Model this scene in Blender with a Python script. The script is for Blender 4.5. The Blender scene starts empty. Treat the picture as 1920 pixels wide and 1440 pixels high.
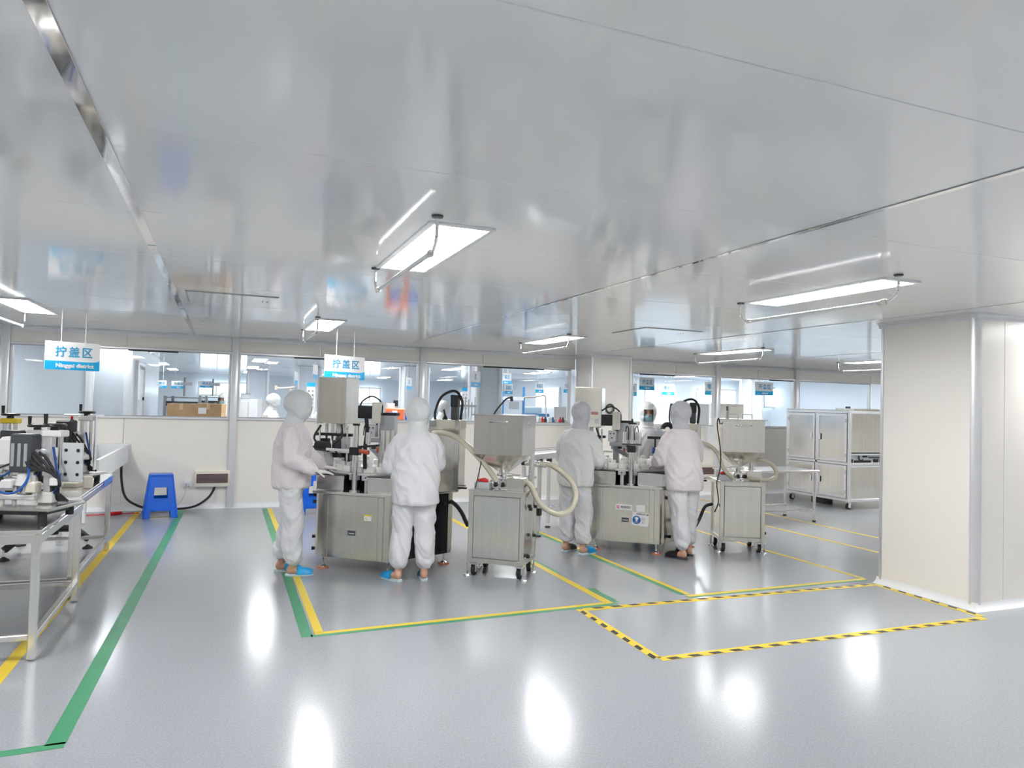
import bpy, bmesh, math, random
from mathutils import Vector as V, Matrix, noise
random.seed(7)
S = bpy.context.scene
COL = S.collection
PI = math.pi
rad = math.radians

# ---------------------------------------------------------------- camera, world, exposure
F = 1340.84                                   # focal length in pixels of the 1920 wide frame
PITCH, ROLL, YAW = 0.0285214, -0.0268287, 0.3820379
EYE = V((0, 0, 1.6))
FWD = V((math.sin(YAW)*math.cos(PITCH), math.cos(YAW)*math.cos(PITCH), math.sin(PITCH)))
_r = V((math.cos(YAW), -math.sin(YAW), 0)); _d = FWD.cross(_r)
RIGHT = _r*math.cos(ROLL) + _d*math.sin(ROLL)
DOWN = _d*math.cos(ROLL) - _r*math.sin(ROLL)
cam = bpy.data.cameras.new('camera'); cam.sensor_width = 36; cam.lens = F/1920*36
cam.clip_start = 0.05; cam.clip_end = 200
camo = bpy.data.objects.new('camera', cam); COL.objects.link(camo)
camo.matrix_world = Matrix(((RIGHT.x, -DOWN.x, -FWD.x, EYE.x), (RIGHT.y, -DOWN.y, -FWD.y, EYE.y),
                            (RIGHT.z, -DOWN.z, -FWD.z, EYE.z), (0, 0, 0, 1)))
S.camera = camo
w = bpy.data.worlds.new('world'); S.world = w; w.use_nodes = True
w.node_tree.nodes['Background'].inputs[0].default_value = (0.85, 0.92, 1.0, 1)
w.node_tree.nodes['Background'].inputs[1].default_value = 0.5
S.view_settings.view_transform = 'Standard'; S.view_settings.look = 'None'
S.view_settings.gamma = 1; S.view_settings.use_curve_mapping = False
S.view_settings.exposure = 0.0
LED_POWER = 40.0            # emission of the LED ceiling panels of this room
LED_POWER_BACK = 40.0       # and of the room behind the glass
DAYLIGHT = 4.5             # the daylit far windows
S.cycles.max_bounces = 10; S.cycles.diffuse_bounces = 5; S.cycles.glossy_bounces = 5
S.cycles.transparent_max_bounces = 24; S.cycles.transmission_bounces = 6
S.cycles.caustics_reflective = False; S.cycles.caustics_refractive = False
S.cycles.sample_clamp_indirect = 12.0

def px(x, y, d):           # the point d metres out along the optical axis seen at (x, y): used to lay out the plan
    return EYE + d*((x-960)/F*RIGHT + (y-720)/F*DOWN + FWD)
def pz(x, y, z):           # the point at height z on that sight line (floor and ceiling layout)
    r = (x-960)/F*RIGHT + (y-720)/F*DOWN + FWD
    return EYE + r*((z-1.6)/r.z)
def pY(x, y, Y):
    r = (x-960)/F*RIGHT + (y-720)/F*DOWN + FWD
    return EYE + r*(Y/r.y)

# ---------------------------------------------------------------- materials
MATS = {}
def mat(name, col, rough=.5, metal=0., emit=0., ecol=None, trans=0., alpha=1., ior=1.5, coat=0., spec=None):
    if name in MATS: return MATS[name]
    m = bpy.data.materials.new(name); m.use_nodes = True
    b = m.node_tree.nodes['Principled BSDF']
    b.inputs['Base Color'].default_value = (*col, 1); b.inputs['Roughness'].default_value = rough
    b.inputs['Metallic'].default_value = metal; b.inputs['IOR'].default_value = ior
    if trans: b.inputs['Transmission Weight'].default_value = trans
    if coat: b.inputs['Coat Weight'].default_value = coat; b.inputs['Coat Roughness'].default_value = .08
    if spec is not None: b.inputs['Specular IOR Level'].default_value = spec
    if emit:
        b.inputs['Emission Color'].default_value = (*(ecol or col), 1); b.inputs['Emission Strength'].default_value = emit
    if alpha < 1: b.inputs['Alpha'].default_value = alpha
    m.diffuse_color = (*col, 1)
    MATS[name] = m; return m
def nodes(m):
    t = m.node_tree; return t, t.nodes, t.links, t.nodes['Principled BSDF']
def texco(N, L, scale, out='Object'):
    c = N.new('ShaderNodeTexCoord'); mp = N.new('ShaderNodeMapping'); mp.inputs['Scale'].default_value = scale
    L.new(c.outputs[out], mp.inputs['Vector']); return mp.outputs[0]
def add_noise(m, scale=(1, 1, 1), nscale=5., detail=4., col2=None, colfac=(.4, .6), bump=0., rough=None, dist=.01):
    t, N, L, b = nodes(m)
    v = texco(N, L, scale); n = N.new('ShaderNodeTexNoise'); n.inputs['Scale'].default_value = nscale; n.inputs['Detail'].default_value = detail
    L.new(v, n.inputs['Vector'])
    if col2:
        r = N.new('ShaderNodeValToRGB'); r.color_ramp.elements[0].position = colfac[0]; r.color_ramp.elements[1].position = colfac[1]
        r.color_ramp.elements[0].color = b.inputs['Base Color'].default_value[:]; r.color_ramp.elements[1].color = (*col2, 1)
        L.new(n.outputs[0], r.inputs[0]); L.new(r.outputs[0], b.inputs['Base Color'])
    if rough:
        mr = N.new('ShaderNodeMapRange'); mr.inputs[3].default_value, mr.inputs[4].default_value = rough
        L.new(n.outputs[0], mr.inputs[0]); L.new(mr.outputs[0], b.inputs['Roughness'])
    if bump:
        bp = N.new('ShaderNodeBump'); bp.inputs['Strength'].default_value = bump; bp.inputs['Distance'].default_value = dist
        L.new(n.outputs[0], bp.inputs['Height']); L.new(bp.outputs[0], b.inputs['Normal'])
    return m

FLOOR = add_noise(mat('epoxy_floor', (.355, .37, .40), .18, ior=1.5), nscale=90, detail=3, col2=(.405, .42, .45), colfac=(.42, .6), rough=(.15, .21))
CEIL = add_noise(mat('enamelled_ceiling_panel', (.90, .905, .905), .085, ior=1.6), scale=(.35, 9, 1), nscale=2.0, detail=2, bump=.014, dist=.02)
WALL = mat('cream_enamel_panel', (.90, .865, .81), .32)
WALLB = mat('blueish_white_panel', (.70, .76, .82), .3)
WHITE = mat('white_paint', (.86, .87, .88), .4)
ALU = mat('aluminium', (.86, .87, .89), .34, .75)
ALUW = mat('pale_aluminium_cove', (.80, .81, .83), .3, .35)
GREYLINE = mat('grey_seal', (.42, .43, .45), .5)
STEEL = add_noise(mat('brushed_steel', (.78, .755, .695), .22, 1.), scale=(14, 14, .35), nscale=2.2, detail=3, col2=(.86, .835, .77), colfac=(.3, .7))
STEELV = add_noise(mat('brushed_steel_grey', (.81, .80, .77), .2, 1.), scale=(14, 14, .35), nscale=2.2, detail=3, col2=(.88, .87, .84), colfac=(.3, .7))
DSTEEL = mat('dark_gloss_panel', (.025, .025, .028), .22, .3)
CHROME = mat('chrome', (.88, .88, .89), .1, 1.)
MIRROR = add_noise(mat('mirror_strip', (.80, .79, .79), .07, 1.), nscale=3, detail=2, bump=.08, dist=.02)
BLACK = mat('black_plastic', (.012, .012, .014), .4)
RUBBER = mat('black_rubber', (.02, .02, .022), .65)
DGREY = mat('dark_grey_motor', (.065, .07, .08), .42)
GREY = mat('grey_plastic', (.38, .40, .43), .45)
LGREY = mat('light_grey_plastic', (.62, .64, .67), .42)
PLAS = mat('white_plastic', (.86, .85, .83), .35)
CREAM = mat('cream_plastic', (.82, .77, .66), .4)
ORANGE = mat('terracotta_rubber', (.62, .20, .10), .6)
RED = mat('red_plastic', (.75, .015, .02), .35)
BLUE = mat('blue_stool_plastic', (.005, .13, .72), .22)
BLUE2 = mat('sky_blue_plastic', (.02, .42, .85), .35)
NAVY = mat('navy_hose', (.02, .06, .28), .4)
TUBEB = mat('blue_air_hose', (.02, .13, .50), .3)
YTAPE = mat('yellow_tape', (.85, .62, .04), .4)
GTAPE = add_noise(mat('green_tape', (.04, .28, .13), .4), nscale=3, col2=(.07, .34, .17), colfac=(.3, .7))
KTAPE = mat('black_tape', (.03, .03, .035), .45)
CARD = add_noise(mat('cardboard', (.47, .29, .14), .8), nscale=6, col2=(.52, .34, .18))
BROWNP = mat('smoked_cover', (.16, .10, .10), .25)
WINDOWGLOW = mat('daylit_window', (.9, .97, 1.), .4, emit=DAYLIGHT, ecol=(.90, .98, 1.))
LEDM = mat('led_diffuser', (1, 1, 1), .5, emit=LED_POWER, ecol=(1., .995, .98))
LEDB = mat('led_diffuser_far', (1, 1, 1), .5, emit=LED_POWER_BACK, ecol=(1., .995, .985))
SIGNW = mat('sign_white', (.86, .85, .86), .4)
SIGNB = mat('sign_blue', (.005, .42, .80), .4)
TEXTB = mat('sign_text_blue', (.03, .33, .58), .5)
TEXTK = mat('print_black', (.03, .03, .05), .6)
TEXTP = mat('print_grey_blue', (.12, .13, .22), .6)
SKIN = add_noise(mat('skin', (.60, .33, .22), .5), nscale=12, col2=(.66, .38, .27))
HOSE = mat('cream_hose', (.80, .74, .58), .25, trans=.25, coat=.3)
FAB = add_noise(mat('white_coverall_cloth', (.775, .775, .80), .75), scale=(1, 1, .6), nscale=13, bump=.45, dist=.02)
FABP = add_noise(mat('pinkish_white_cloth', (.82, .755, .785), .75), scale=(1, 1, .6), nscale=13, bump=.4, dist=.02)
FABG = add_noise(mat('grey_white_cloth', (.78, .79, .78), .75), scale=(1, 1, .6), nscale=13, bump=.45, dist=.02)
CAPG = add_noise(mat('lilac_grey_hood_cloth', (.60, .60, .645), .8), nscale=60, bump=.15, dist=.004)
CAPW = add_noise(mat('white_hood_cloth', (.76, .78, .79), .8), nscale=22, bump=.45, dist=.012)
MASKM = mat('pale_blue_mask', (.42, .68, .76), .7)
GLOVE = mat('white_glove', (.82, .78, .76), .6)
def glass_mat():
    m = bpy.data.materials.new('window_glass'); m.use_nodes = True
    N, L = m.node_tree.nodes, m.node_tree.links; N.clear()
    o = N.new('ShaderNodeOutputMaterial'); mix = N.new('ShaderNodeMixShader'); tr = N.new('ShaderNodeBsdfTransparent'); gl = N.new('ShaderNodeBsdfGlossy')
    tr.inputs[0].default_value = (.955, .975, .985, 1); gl.inputs['Roughness'].default_value = .01
    fr = N.new('ShaderNodeFresnel'); fr.inputs[0].default_value = 1.45
    ge = N.new('ShaderNodeNewGeometry'); iv = N.new('ShaderNodeMath'); iv.operation = 'SUBTRACT'; iv.inputs[0].default_value = 1; L.new(ge.outputs['Backfacing'], iv.inputs[1])
    mu = N.new('ShaderNodeMath'); mu.operation = 'MULTIPLY'; L.new(fr.outputs[0], mu.inputs[0]); L.new(iv.outputs[0], mu.inputs[1])
    L.new(mu.outputs[0], mix.inputs[0]); L.new(tr.outputs[0], mix.inputs[1]); L.new(gl.outputs[0], mix.inputs[2]); L.new(mix.outputs[0], o.inputs[0])
    MATS['glass'] = m; return m
GLASS = glass_mat()

# ---------------------------------------------------------------- mesh builder
def rotm(p0, p1):
    d = (V(p1)-V(p0)); l = d.length
    return Matrix.Translation((V(p0)+V(p1))/2) @ d.to_track_quat('Z', 'Y').to_matrix().to_4x4(), l
def smooth_path(pts, n=8):
    pts = [V(p) for p in pts]
    if len(pts) < 3: return pts
    out = []
    P = [pts[0]*2-pts[1]] + pts + [pts[-1]*2-pts[-2]]
    for i in range(1, len(P)-2):
        a, b, c, d = P[i-1], P[i], P[i+1], P[i+2]
        for k in range(n):
            t = k/n
            out.append(.5*((2*b)+(c-a)*t+(2*a-5*b+4*c-d)*t*t+(3*b-a-3*c+d)*t**3))
    out.append(pts[-1]); return out
class B:
    def __init__(s): s.bm = bmesh.new()
    def box(s, c, size, rz=0., bev=0., m=None, seg=1):
        M = (m if m is not None else Matrix.Translation(V(c)) @ Matrix.Rotation(rz, 4, 'Z')) @ Matrix.Diagonal((*size, 1))
        g = bmesh.ops.create_cube(s.bm, size=1, matrix=M)
        if bev:
            es = list({e for v in g['verts'] for e in v.link_edges})
            bmesh.ops.bevel(s.bm, geom=es, offset=bev, segments=seg, affect='EDGES', profile=.5)
        return s
    def bar(s, p0, p1, wx, wy, bev=0.):                       # a square bar between two points
        M, l = rotm(p0, p1); return s.box(None, (wx, wy, l), m=M, bev=bev)
    def cyl(s, p0, p1, r0, r1=None, n=16):
        M, l = rotm(p0, p1)
        bmesh.ops.create_cone(s.bm, cap_ends=True, segments=n, radius1=r0, radius2=r0 if r1 is None else r1, depth=l, matrix=M); return s
    def ball(s, c, r, n=12):
        r = r if hasattr(r, '__len__') else (r, r, r)
        bmesh.ops.create_uvsphere(s.bm, u_segments=n, v_segments=max(6, n*2//3), radius=1, matrix=Matrix.Translation(V(c)) @ Matrix.Diagonal((*r, 1))); return s
    def rings(s, rs, closed=False, cap=True):
        R = [[s.bm.verts.new(p) for p in r] for r in rs]; n = len(R[0])
        for a, b in list(zip(R, R[1:])) + ([(R[-1], R[0])] if closed else []):
            for i in range(n): s.bm.faces.new((a[i], a[(i+1) % n], b[(i+1) % n], b[i]))
        if cap and not closed: s.bm.faces.new(R[0][::-1]); s.bm.faces.new(R[-1])
        return s
    def tube(s, pts, r, n=8, sub=6, smooth=True):
        P = smooth_path(pts, sub) if smooth else [V(p) for p in pts]
        rs = []; up = None
        for i, p in enumerate(P):
            t = (P[min(i+1, len(P)-1)]-P[max(i-1, 0)]).normalized()
            if up is None: up = t.orthogonal().normalized()
            up = (up-t*up.dot(t)).normalized(); sd = t.cross(up)
            rr = r(i/(len(P)-1)) if callable(r) else r
            rs.append([p+up*rr*math.cos(2*PI*k/n)+sd*rr*math.sin(2*PI*k/n) for k in range(n)])
        return s.rings(rs)
    def torus(s, c, R, r, axis='Z', n=24, m=8, a0=0, a1=2*PI):
        full = a1-a0 > 2*PI-.01; rs = []
        for i in range(n if full else n+1):
            a = a0+(a1-a0)*i/n
            ring = []
            for k in range(m):
                b = 2*PI*k/m; q = R+r*math.cos(b); p = V((q*math.cos(a), q*math.sin(a), r*math.sin(b)))
                if axis == 'Y': p = V((p.x, p.z, p.y))
                if axis == 'X': p = V((p.z, p.x, p.y))
                ring.append(V(c)+p)
            rs.append(ring)
        return s.rings(rs, closed=full)
    def lathe(s, prof, c, n=24):
        return s.rings([[V(c)+V((r*math.cos(2*PI*k/n), r*math.sin(2*PI*k/n), z)) for k in range(n)] for r, z in prof])
    def prism(s, pts, z0, z1, bev=0.):
        a = [s.bm.verts.new((p[0], p[1], z0)) for p in pts]; b = [s.bm.verts.new((p[0], p[1], z1)) for p in pts]; n = len(pts)
        fs = [s.bm.faces.new(a[::-1]), s.bm.faces.new(b)]
        for i in range(n): fs.append(s.bm.faces.new((a[i], a[(i+1) % n], b[(i+1) % n], b[i])))
        if bev:
            es = list({e for f in fs for e in f.edges}); bmesh.ops.bevel(s.bm, geom=es, offset=bev, segments=2, affect='EDGES')
        return s
    def slab(s, pts, th):                                     # a polygon in space thickened by th along its normal
        P = [V(p) for p in pts]; n = (P[1]-P[0]).cross(P[2]-P[0]).normalized()
        return s.rings([[p-n*th/2 for p in P], [p+n*th/2 for p in P]])
    def mesh(s, name, m=None, angle=35, flat=False):
        bmesh.ops.recalc_face_normals(s.bm, faces=s.bm.faces)
        me = bpy.data.meshes.new(name); s.bm.to_mesh(me); s.bm.free()
        if not flat:
            for p in me.polygons: p.use_smooth = True
            me.set_sharp_from_angle(angle=rad(angle))
        if m: me.materials.append(m)
        return me
    def build(s, name, m, parent=None, local=False, **kw):
        return obj(name, s.mesh(name, m, **kw), parent, local)
def rootm(o):
    while o.parent: o = o.parent
    return Matrix.Translation(o.location) @ o.rotation_euler.to_matrix().to_4x4()
def obj(name, me, parent=None, local=False):
    o = bpy.data.objects.new(name, me); COL.objects.link(o)
    if parent is not None:
        if not local: me.transform(rootm(parent).inverted())
        o.parent = parent
    return o
def tag(o, label=None, cat=None, group=None, kind=None):
    if label: o['label'] = label
    if cat: o['category'] = cat
    if group: o['group'] = group
    if kind: o['kind'] = kind
    return o
def thing(name, label, cat, loc=(0, 0, 0), rz=0., group=None):
    o = bpy.data.objects.new(name, None); COL.objects.link(o); o.empty_display_size = .1
    o.location = loc; o.rotation_euler = (0, 0, rz)
    return tag(o, label, cat, group)
def struct(o, label=None): return tag(o, label, None, None, 'structure')
def dup(o, parent=None, **kw):
    c = o.copy(); COL.objects.link(c); c.parent = parent
    for k in kw: c[k] = kw[k]
    for ch in o.children: dup(ch, c)
    return c
def put(name, me, parent, loc, rz=0., rot=None):              # a part that shares mesh data, placed in its thing's own space
    o = bpy.data.objects.new(name, me); COL.objects.link(o); o.parent = parent; o.location = loc
    o.rotation_euler = rot or (0, 0, rz); return o
TS = bpy.data.scenes.new('workbench')                       # an empty side scene where text and cloth are turned into plain meshes
def plain(t):
    TS.collection.objects.link(t)
    with bpy.context.temp_override(scene=TS, view_layer=TS.view_layers[0]): dg = bpy.context.evaluated_depsgraph_get()
    dg.update(); me = bpy.data.meshes.new_from_object(t.evaluated_get(dg)); bpy.data.objects.remove(t); return me
def text(name, body, size, M, m, parent, depth=.001, off=0., sx=1., align='CENTER', sp=1.):
    c = bpy.data.curves.new(name, 'FONT'); c.body = body; c.size = size; c.align_x = align; c.align_y = 'CENTER'
    c.extrude = depth; c.offset = off; c.resolution_u = 3; c.space_character = sp
    me = plain(bpy.data.objects.new(name, c)); bpy.data.curves.remove(c)
    me.transform(M @ Matrix.Diagonal((sx, 1, 1, 1))); me.materials.clear(); me.materials.append(m); me.name = name
    return obj(name, me, parent)
def frame_at(o, xdir, up=(0, 0, 1)):                          # text plane: x along xdir, y up, facing x cross up
    x = V(xdir).normalized(); y = V(up); y = (y-x*y.dot(x)).normalized(); z = x.cross(y)
    return Matrix(((x.x, y.x, z.x, o[0]), (x.y, y.y, z.y, o[1]), (x.z, y.z, z.z, o[2]), (0, 0, 0, 1)))
# ---------------------------------------------------------------- the room shell
CZ = 2.48                     # ceiling height
WY = 11.15                    # face of the glazed wall
struct(B().box((3, 11.5, -.06), (26, 42, .12)).build('floor', FLOOR), 'pale blue grey glossy epoxy floor')
ce = struct(B().box((3.2, 3.2, CZ+.06), (26, 17, .1)).build('ceiling', GREYLINE), 'glossy pale grey ceiling of enamelled panels')
PW, PL, GAP = 2.97, 1.175, .003
pm = B().box((0, 0, .012), (PW-GAP, PL-GAP, .024), bev=.002).mesh('ceiling_panel', CEIL)
for i in range(-3, 5):
    for j in range(-6, 8):
        if 2.6+PL*(j+.5) > WY: continue
        put('ceiling_panel', pm, ce, (-.42+PW*(i+.5), 2.6+PL*(j+.5), CZ-.012))
pe = B().box((0, 0, .012), (PW-GAP, WY+.08-(2.6+7*PL), .024)).mesh('ceiling_panel', CEIL)
for i in range(-3, 5): put('ceiling_panel', pe, ce, (-.42+PW*(i+.5), (WY+.08+2.6+7*PL)/2, CZ-.012))
sm = {}
for i in range(-2, 5):
    x = -.42+PW*i; wdt = .05 if i == 0 else .03
    y = -3.5; k = 0
    while y < WY:
        l = 1.62 if i in (0, 1) else 2.9
        y1 = min(y+l, WY)
        o = B().box((x, (y+y1)/2, CZ-.0135-.002*(k % 2)), (wdt-.002*(k % 3), y1-y-.006, .004), bev=.001).build('trim_%d' % (i+3) if k == 0 else 'seam_cover', MIRROR)
        if k == 0: st = struct(o, ['mirror bright cover strip over a ceiling joint'][0]); 
        else: o.parent = st
        y = y1; k += 1

# walls out of sight
struct(B().box((-9.6, 3.2, 1.25), (.2, 17, 2.5)).build('wall_left', WALL), 'plain cream side wall')
struct(B().box((15.9, 3.2, 1.25), (.2, 17, 2.5)).build('wall_right', WALL), 'plain cream side wall beyond the cabinet')
struct(B().box((3.2, -4.9, 1.25), (26, .2, 2.5)).build('wall_front', WALL), 'plain cream wall behind the camera')

# the glazed wall: lower and upper panels, posts, frames, glass
wall = thing('wall_back', None, None, (0, WY, 0)); struct(wall, 'cream panel wall with a long band of interior windows')
Z0, Z1 = 1.285, 2.235
POSTS = [-5.47, -2.67, .13, 2.925]
def panels(xs):
    for a, b in zip(xs, xs[1:]):
        B().box(((a+b)/2, WY+.03, Z0/2), (b-a-.006, .06, Z0), bev=.003).build('wall_panel', WALL, wall)
        B().box(((a+b)/2, WY+.03, (Z1+CZ)/2), (b-a-.006, .06, CZ-Z1), bev=.003).build('wall_panel', WALL, wall)
panels([-9.5, -8.27, -5.47, -4.07, -2.67, -1.27, .13, 1.33, 2.925, 3.95, 5.66])
panels([6.45, 7.75, 8.68, 9.65, 10.61, 12.62, 14, 15.8])
for x in POSTS + [-8.27, 8.68, 10.61]:
    b = B(); b.box((x, WY-.006, CZ/2), (.1, .09, CZ), bev=.012, seg=2)
    b.build('post', ALUW, wall)
wn = 1
def window(x0, x1, bar=None):
    global wn
    o = thing('window_%d' % wn, None, None, ((x0+x1)/2, WY, Z0)); wn += 1
    struct(o, 'interior window with thin aluminium frame')
    for z, n in ((Z0, 'sill'), (Z1, 'frame')): B().box(((x0+x1)/2, WY+.015, z), (x1-x0, .09, .035), bev=.006).build(n, ALUW, o)
    for x in (x0+.015, x1-.015): B().box((x, WY+.02, (Z0+Z1)/2), (.03, .08, Z1-Z0-.035), bev=.006).build('frame', ALUW, o)
    B().box(((x0+x1)/2, WY+.03, (Z0+Z1)/2), (x1-x0-.05, .006, Z1-Z0-.03)).build('pane', GLASS, o)
    B().box(((x0+x1)/2, WY-.0265, Z0+.021), (x1-x0-.06, .012, .008)).build('seal', GREYLINE, o)
    B().box(((x0+x1)/2, WY-.0265, Z1-.021), (x1-x0-.06, .012, .008)).build('seal', GREYLINE, o)
    if bar: B().box(((bar[0]+bar[1])/2, WY-.0275, Z1-.026), (bar[1]-bar[0], .016, .02)).build('shade_strip', BLACK, o)  # black strip stands in for dark shade and reflection along the glass top
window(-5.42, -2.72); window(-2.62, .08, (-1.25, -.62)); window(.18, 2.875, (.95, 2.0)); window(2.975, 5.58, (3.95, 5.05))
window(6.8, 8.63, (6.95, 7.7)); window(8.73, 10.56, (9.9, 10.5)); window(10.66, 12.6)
# coving along ceiling and floor
def quarter(name, p0, p1, nrm, r, up, m, parent=None, lab=None):
    p0, p1, nrm = V(p0), V(p1), V(nrm); rs = []
    for p in (p0, p1):
        ring = [p]
        for k in range(7):
            a = PI/2*k/6
            ring.append(p + nrm*(r-r*math.sin(a)) + V((0, 0, up))*(r-r*math.cos(a)))
        rs.append(ring)
    o = B().rings(rs).build(name, m, parent)
    if not parent: struct(o, lab)
    return o
quarter('baseboard_back', (-9.5, WY-.001, 0), (5.66, WY-.001, 0), (0, -1, 0), .07, 1, WHITE, None, 'white coved skirting along the glazed wall')
quarter('baseboard_right', (6.45, WY-.001, 0), (15.8, WY-.001, 0), (0, -1, 0), .07, 1, WHITE, None, 'white coved skirting along the right stretch of wall')
quarter('trim_20', (-9.5, WY-.001, CZ-.0125), (5.66, WY-.001, CZ-.0125), (0, -1, 0), .06, -1, ALUW, None, 'pale metal cove between wall and ceiling')
quarter('trim_21', (6.45, WY-.001, CZ-.0125), (15.8, WY-.001, CZ-.0125), (0, -1, 0), .06, -1, ALUW, None, 'pale metal cove along the right stretch of wall')

def column(label, x0, x1, y0, y1, seams=(), rr=.055):
    o = thing('boxed_column', label, 'column', ((x0+x1)/2, (y0+y1)/2, 0))
    B().box(((x0+x1)/2, (y0+y1)/2, CZ/2-.005), (x1-x0-.03, y1-y0-.03, CZ-.03)).build('core', GREYLINE, o)
    xs = [x0+rr] + list(seams) + [x1-rr]
    for a, b in zip(xs, xs[1:]): B().box(((a+b)/2, y0+.02, CZ/2-.005), (b-a-.004, .04, CZ-.03), bev=.002).build('panel', WALL, o)
    B().box((x0+.02, (y0+y1)/2, CZ/2-.005), (.04, y1-y0-2*rr, CZ-.03), bev=.002).build('panel', WALL, o)
    B().box((x1-.02, (y0+y1)/2, CZ/2-.005), (.04, y1-y0-2*rr, CZ-.03), bev=.002).build('panel', WALL, o)
    for cx, cy, a0 in ((x0+rr, y0+rr, PI), (x1-rr, y0+rr, 1.5*PI), (x0+rr, y1-rr, PI/2)):
        ring = [(cx+(rr+.006)*math.cos(a0+PI/2*k/8), cy+(rr+.006)*math.sin(a0+PI/2*k/8)) for k in range(9)] + [(cx, cy)]
        B().prism(ring, .0, CZ-.02).build('corner_post', ALU, o, angle=50)
    # coved skirting and ceiling cove around the two visible faces
    for z, up, m, n, r in ((0, 1, WHITE, 'skirting', .06), (CZ-.0125, -1, ALUW, 'cove', .05)):
        out = [(x0, y1), (x0, y0), (x1, y0)]
        rs = []
        for i, (x, y) in enumerate(out):
            nx = -1 if i < 2 else 0; ny = -1 if i > 0 else 0
            ring = [V((x, y, z))]
            for k in range(7):
                a = PI/2*k/6; q = r-r*math.sin(a)
                ring.append(V((x+nx*q, y+ny*q, z+up*(r-r*math.cos(a)))))
            rs.append(ring)
        B().rings(rs).build(n, m, o)
    return o
column('large cream boxed column with rounded aluminium corners beside the hazard taped floor', 5.83, 6.95, 4.09, 5.06, (6.17,))
column('slim boxed column projecting from the glazed wall behind the filling machines', 5.66, 6.45, 10.55, WY-.002)

# ---------------------------------------------------------------- ceiling fittings
led_frame = B()
for sx, sy, lx, ly in ((-.155, 0, .03, 1.3), (.155, 0, .03, 1.3), (0, -.635, .28, .03), (0, .635, .28, .03)): led_frame.box((sx, sy, -.006), (lx, ly, .014), bev=.003)
led_frame = led_frame.mesh('frame', WHITE)
led_diff = B().box((0, 0, -.003), (.28, 1.24, .008)).mesh('diffuser', LEDM)
led_diffb = B().box((0, 0, -.003), (.28, 1.24, .008)).mesh('diffuser', LEDB)
LEDNAMES = {(0, 0): 'lit LED ceiling panel nearest the camera, beside a hanging tube lamp', (1, 0): 'lit LED ceiling panel in front of the large boxed column',
            (-1, 1): 'lit LED ceiling panel above the bench of small machines, cut by the frame', (0, 1): 'lit LED ceiling panel just above the second hanging sign',
            (1, 1): 'lit LED ceiling panel in front of the slim wall column', (2, 1): 'lit LED ceiling panel between slim column and large column, over the right hopper',
            (3, 1): 'lit LED ceiling panel over the rolling steel cabinet, half hidden by the large column'}
def led(x, y, label, group, d=led_diff):
    o = thing('ceiling_light', label, 'ceiling light', (x, y, CZ-.012), 0, group)
    put('frame', led_frame, o, (0, 0, 0)); put('diffuser', d, o, (0, 0, -.004)); return o
for i in range(-2, 5):
    for j in range(-1, 2):
        led(1.05+2.95*i, 3.95+4.6*j, LEDNAMES.get((i, j), 'flush LED ceiling panel outside the frame'), 'LED ceiling panels of the front room' if (i, j) in LEDNAMES else 'LED ceiling panels outside the frame')
def uv(x, y0, y1, label):
    o = thing('hanging_tube_lamp', label, 'tube lamp', (x, (y0+y1)/2, CZ), 0, 'unlit tube lamps hung on chrome rods')
    zt = CZ-.17
    for y, s in ((y0, 1), (y1, -1)):
        B().lathe([(.012, -.012), (.026, -.01), (.028, -.002), (.028, 0)], (x, y, CZ-.012), 16).build('ceiling_rose', DGREY, o)
        B().tube([(x, y, CZ-.012), (x, y, zt+.09), (x, y+s*.012, zt+.045), (x, y+s*.05, zt+.012), (x, y+s*.095, zt)], .0085, 8).build('rod', CHROME, o)
        e = B().box((x, y+s*.105, zt), (.026, .04, .034), bev=.005).build('lamp_holder', CREAM, o)
        B().cyl((x, y+s*.12, zt), (x, y+s*.15, zt), .014, n=12).build('lamp_cap', CHROME, e)
    B().cyl((x, y0+.14, zt), (x, y1-.14, zt), .0125, n=14).build('tube', mat('frosted_tube', (.84, .84, .86), .25), o)
UV = {(0, 0): 'unlit tube lamp on chrome rods nearest the camera', (1, 0): 'unlit tube lamp on chrome rods in front of the large column', (-1, 1): 'unlit tube lamp at the frame edge above the bench',
      (0, 1): 'unlit tube lamp on chrome rods left of the second hanging sign', (1, 1): 'unlit tube lamp on chrome rods before the slim column', (2, 1): 'unlit tube lamp on chrome rods over the right hopper', (3, 1): 'unlit tube lamp over the rolling steel cabinet'}
for (i, j), lab in UV.items():
    x = .89+2.9533*i if i else .89
    uv(x, 3.2+4.56*j, 4.66+4.62*j, lab)
def vent(x0, x1, y0, y1, label):
    o = thing('ceiling_vent', label, 'vent', ((x0+x1)/2, (y0+y1)/2, CZ-.012), 0)
    B().box(((x0+x1)/2, (y0+y1)/2, CZ-.0135), (x1-x0, y1-y0, .003)).build('backing', GREYLINE, o)
    B().box(((x0+x1)/2+.004, (y0+y1)/2+.006, CZ-.0175), (x1-x0-.012, y1-y0-.014, .005), bev=.0015).build('cover_panel', CEIL, o)
    b = B()
    for k in range(6): b.cyl((x1-.12+.04*(k % 2), (y0+y1)/2-.1+.05*(k//2), CZ-.0215), (x1-.12+.04*(k % 2), (y0+y1)/2-.1+.05*(k//2), CZ-.0195), .007, n=8)
    tag(b.build('vent_holes', DGREY, o), kind='stuff')
vent(-.33, .41, 6.45, 7.2, 'flush square ceiling vent cover near the bright joint strip')
vent(4.17, 4.92, 6.58, 7.3, 'flush square ceiling vent cover between the two rows of lamps')

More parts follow.
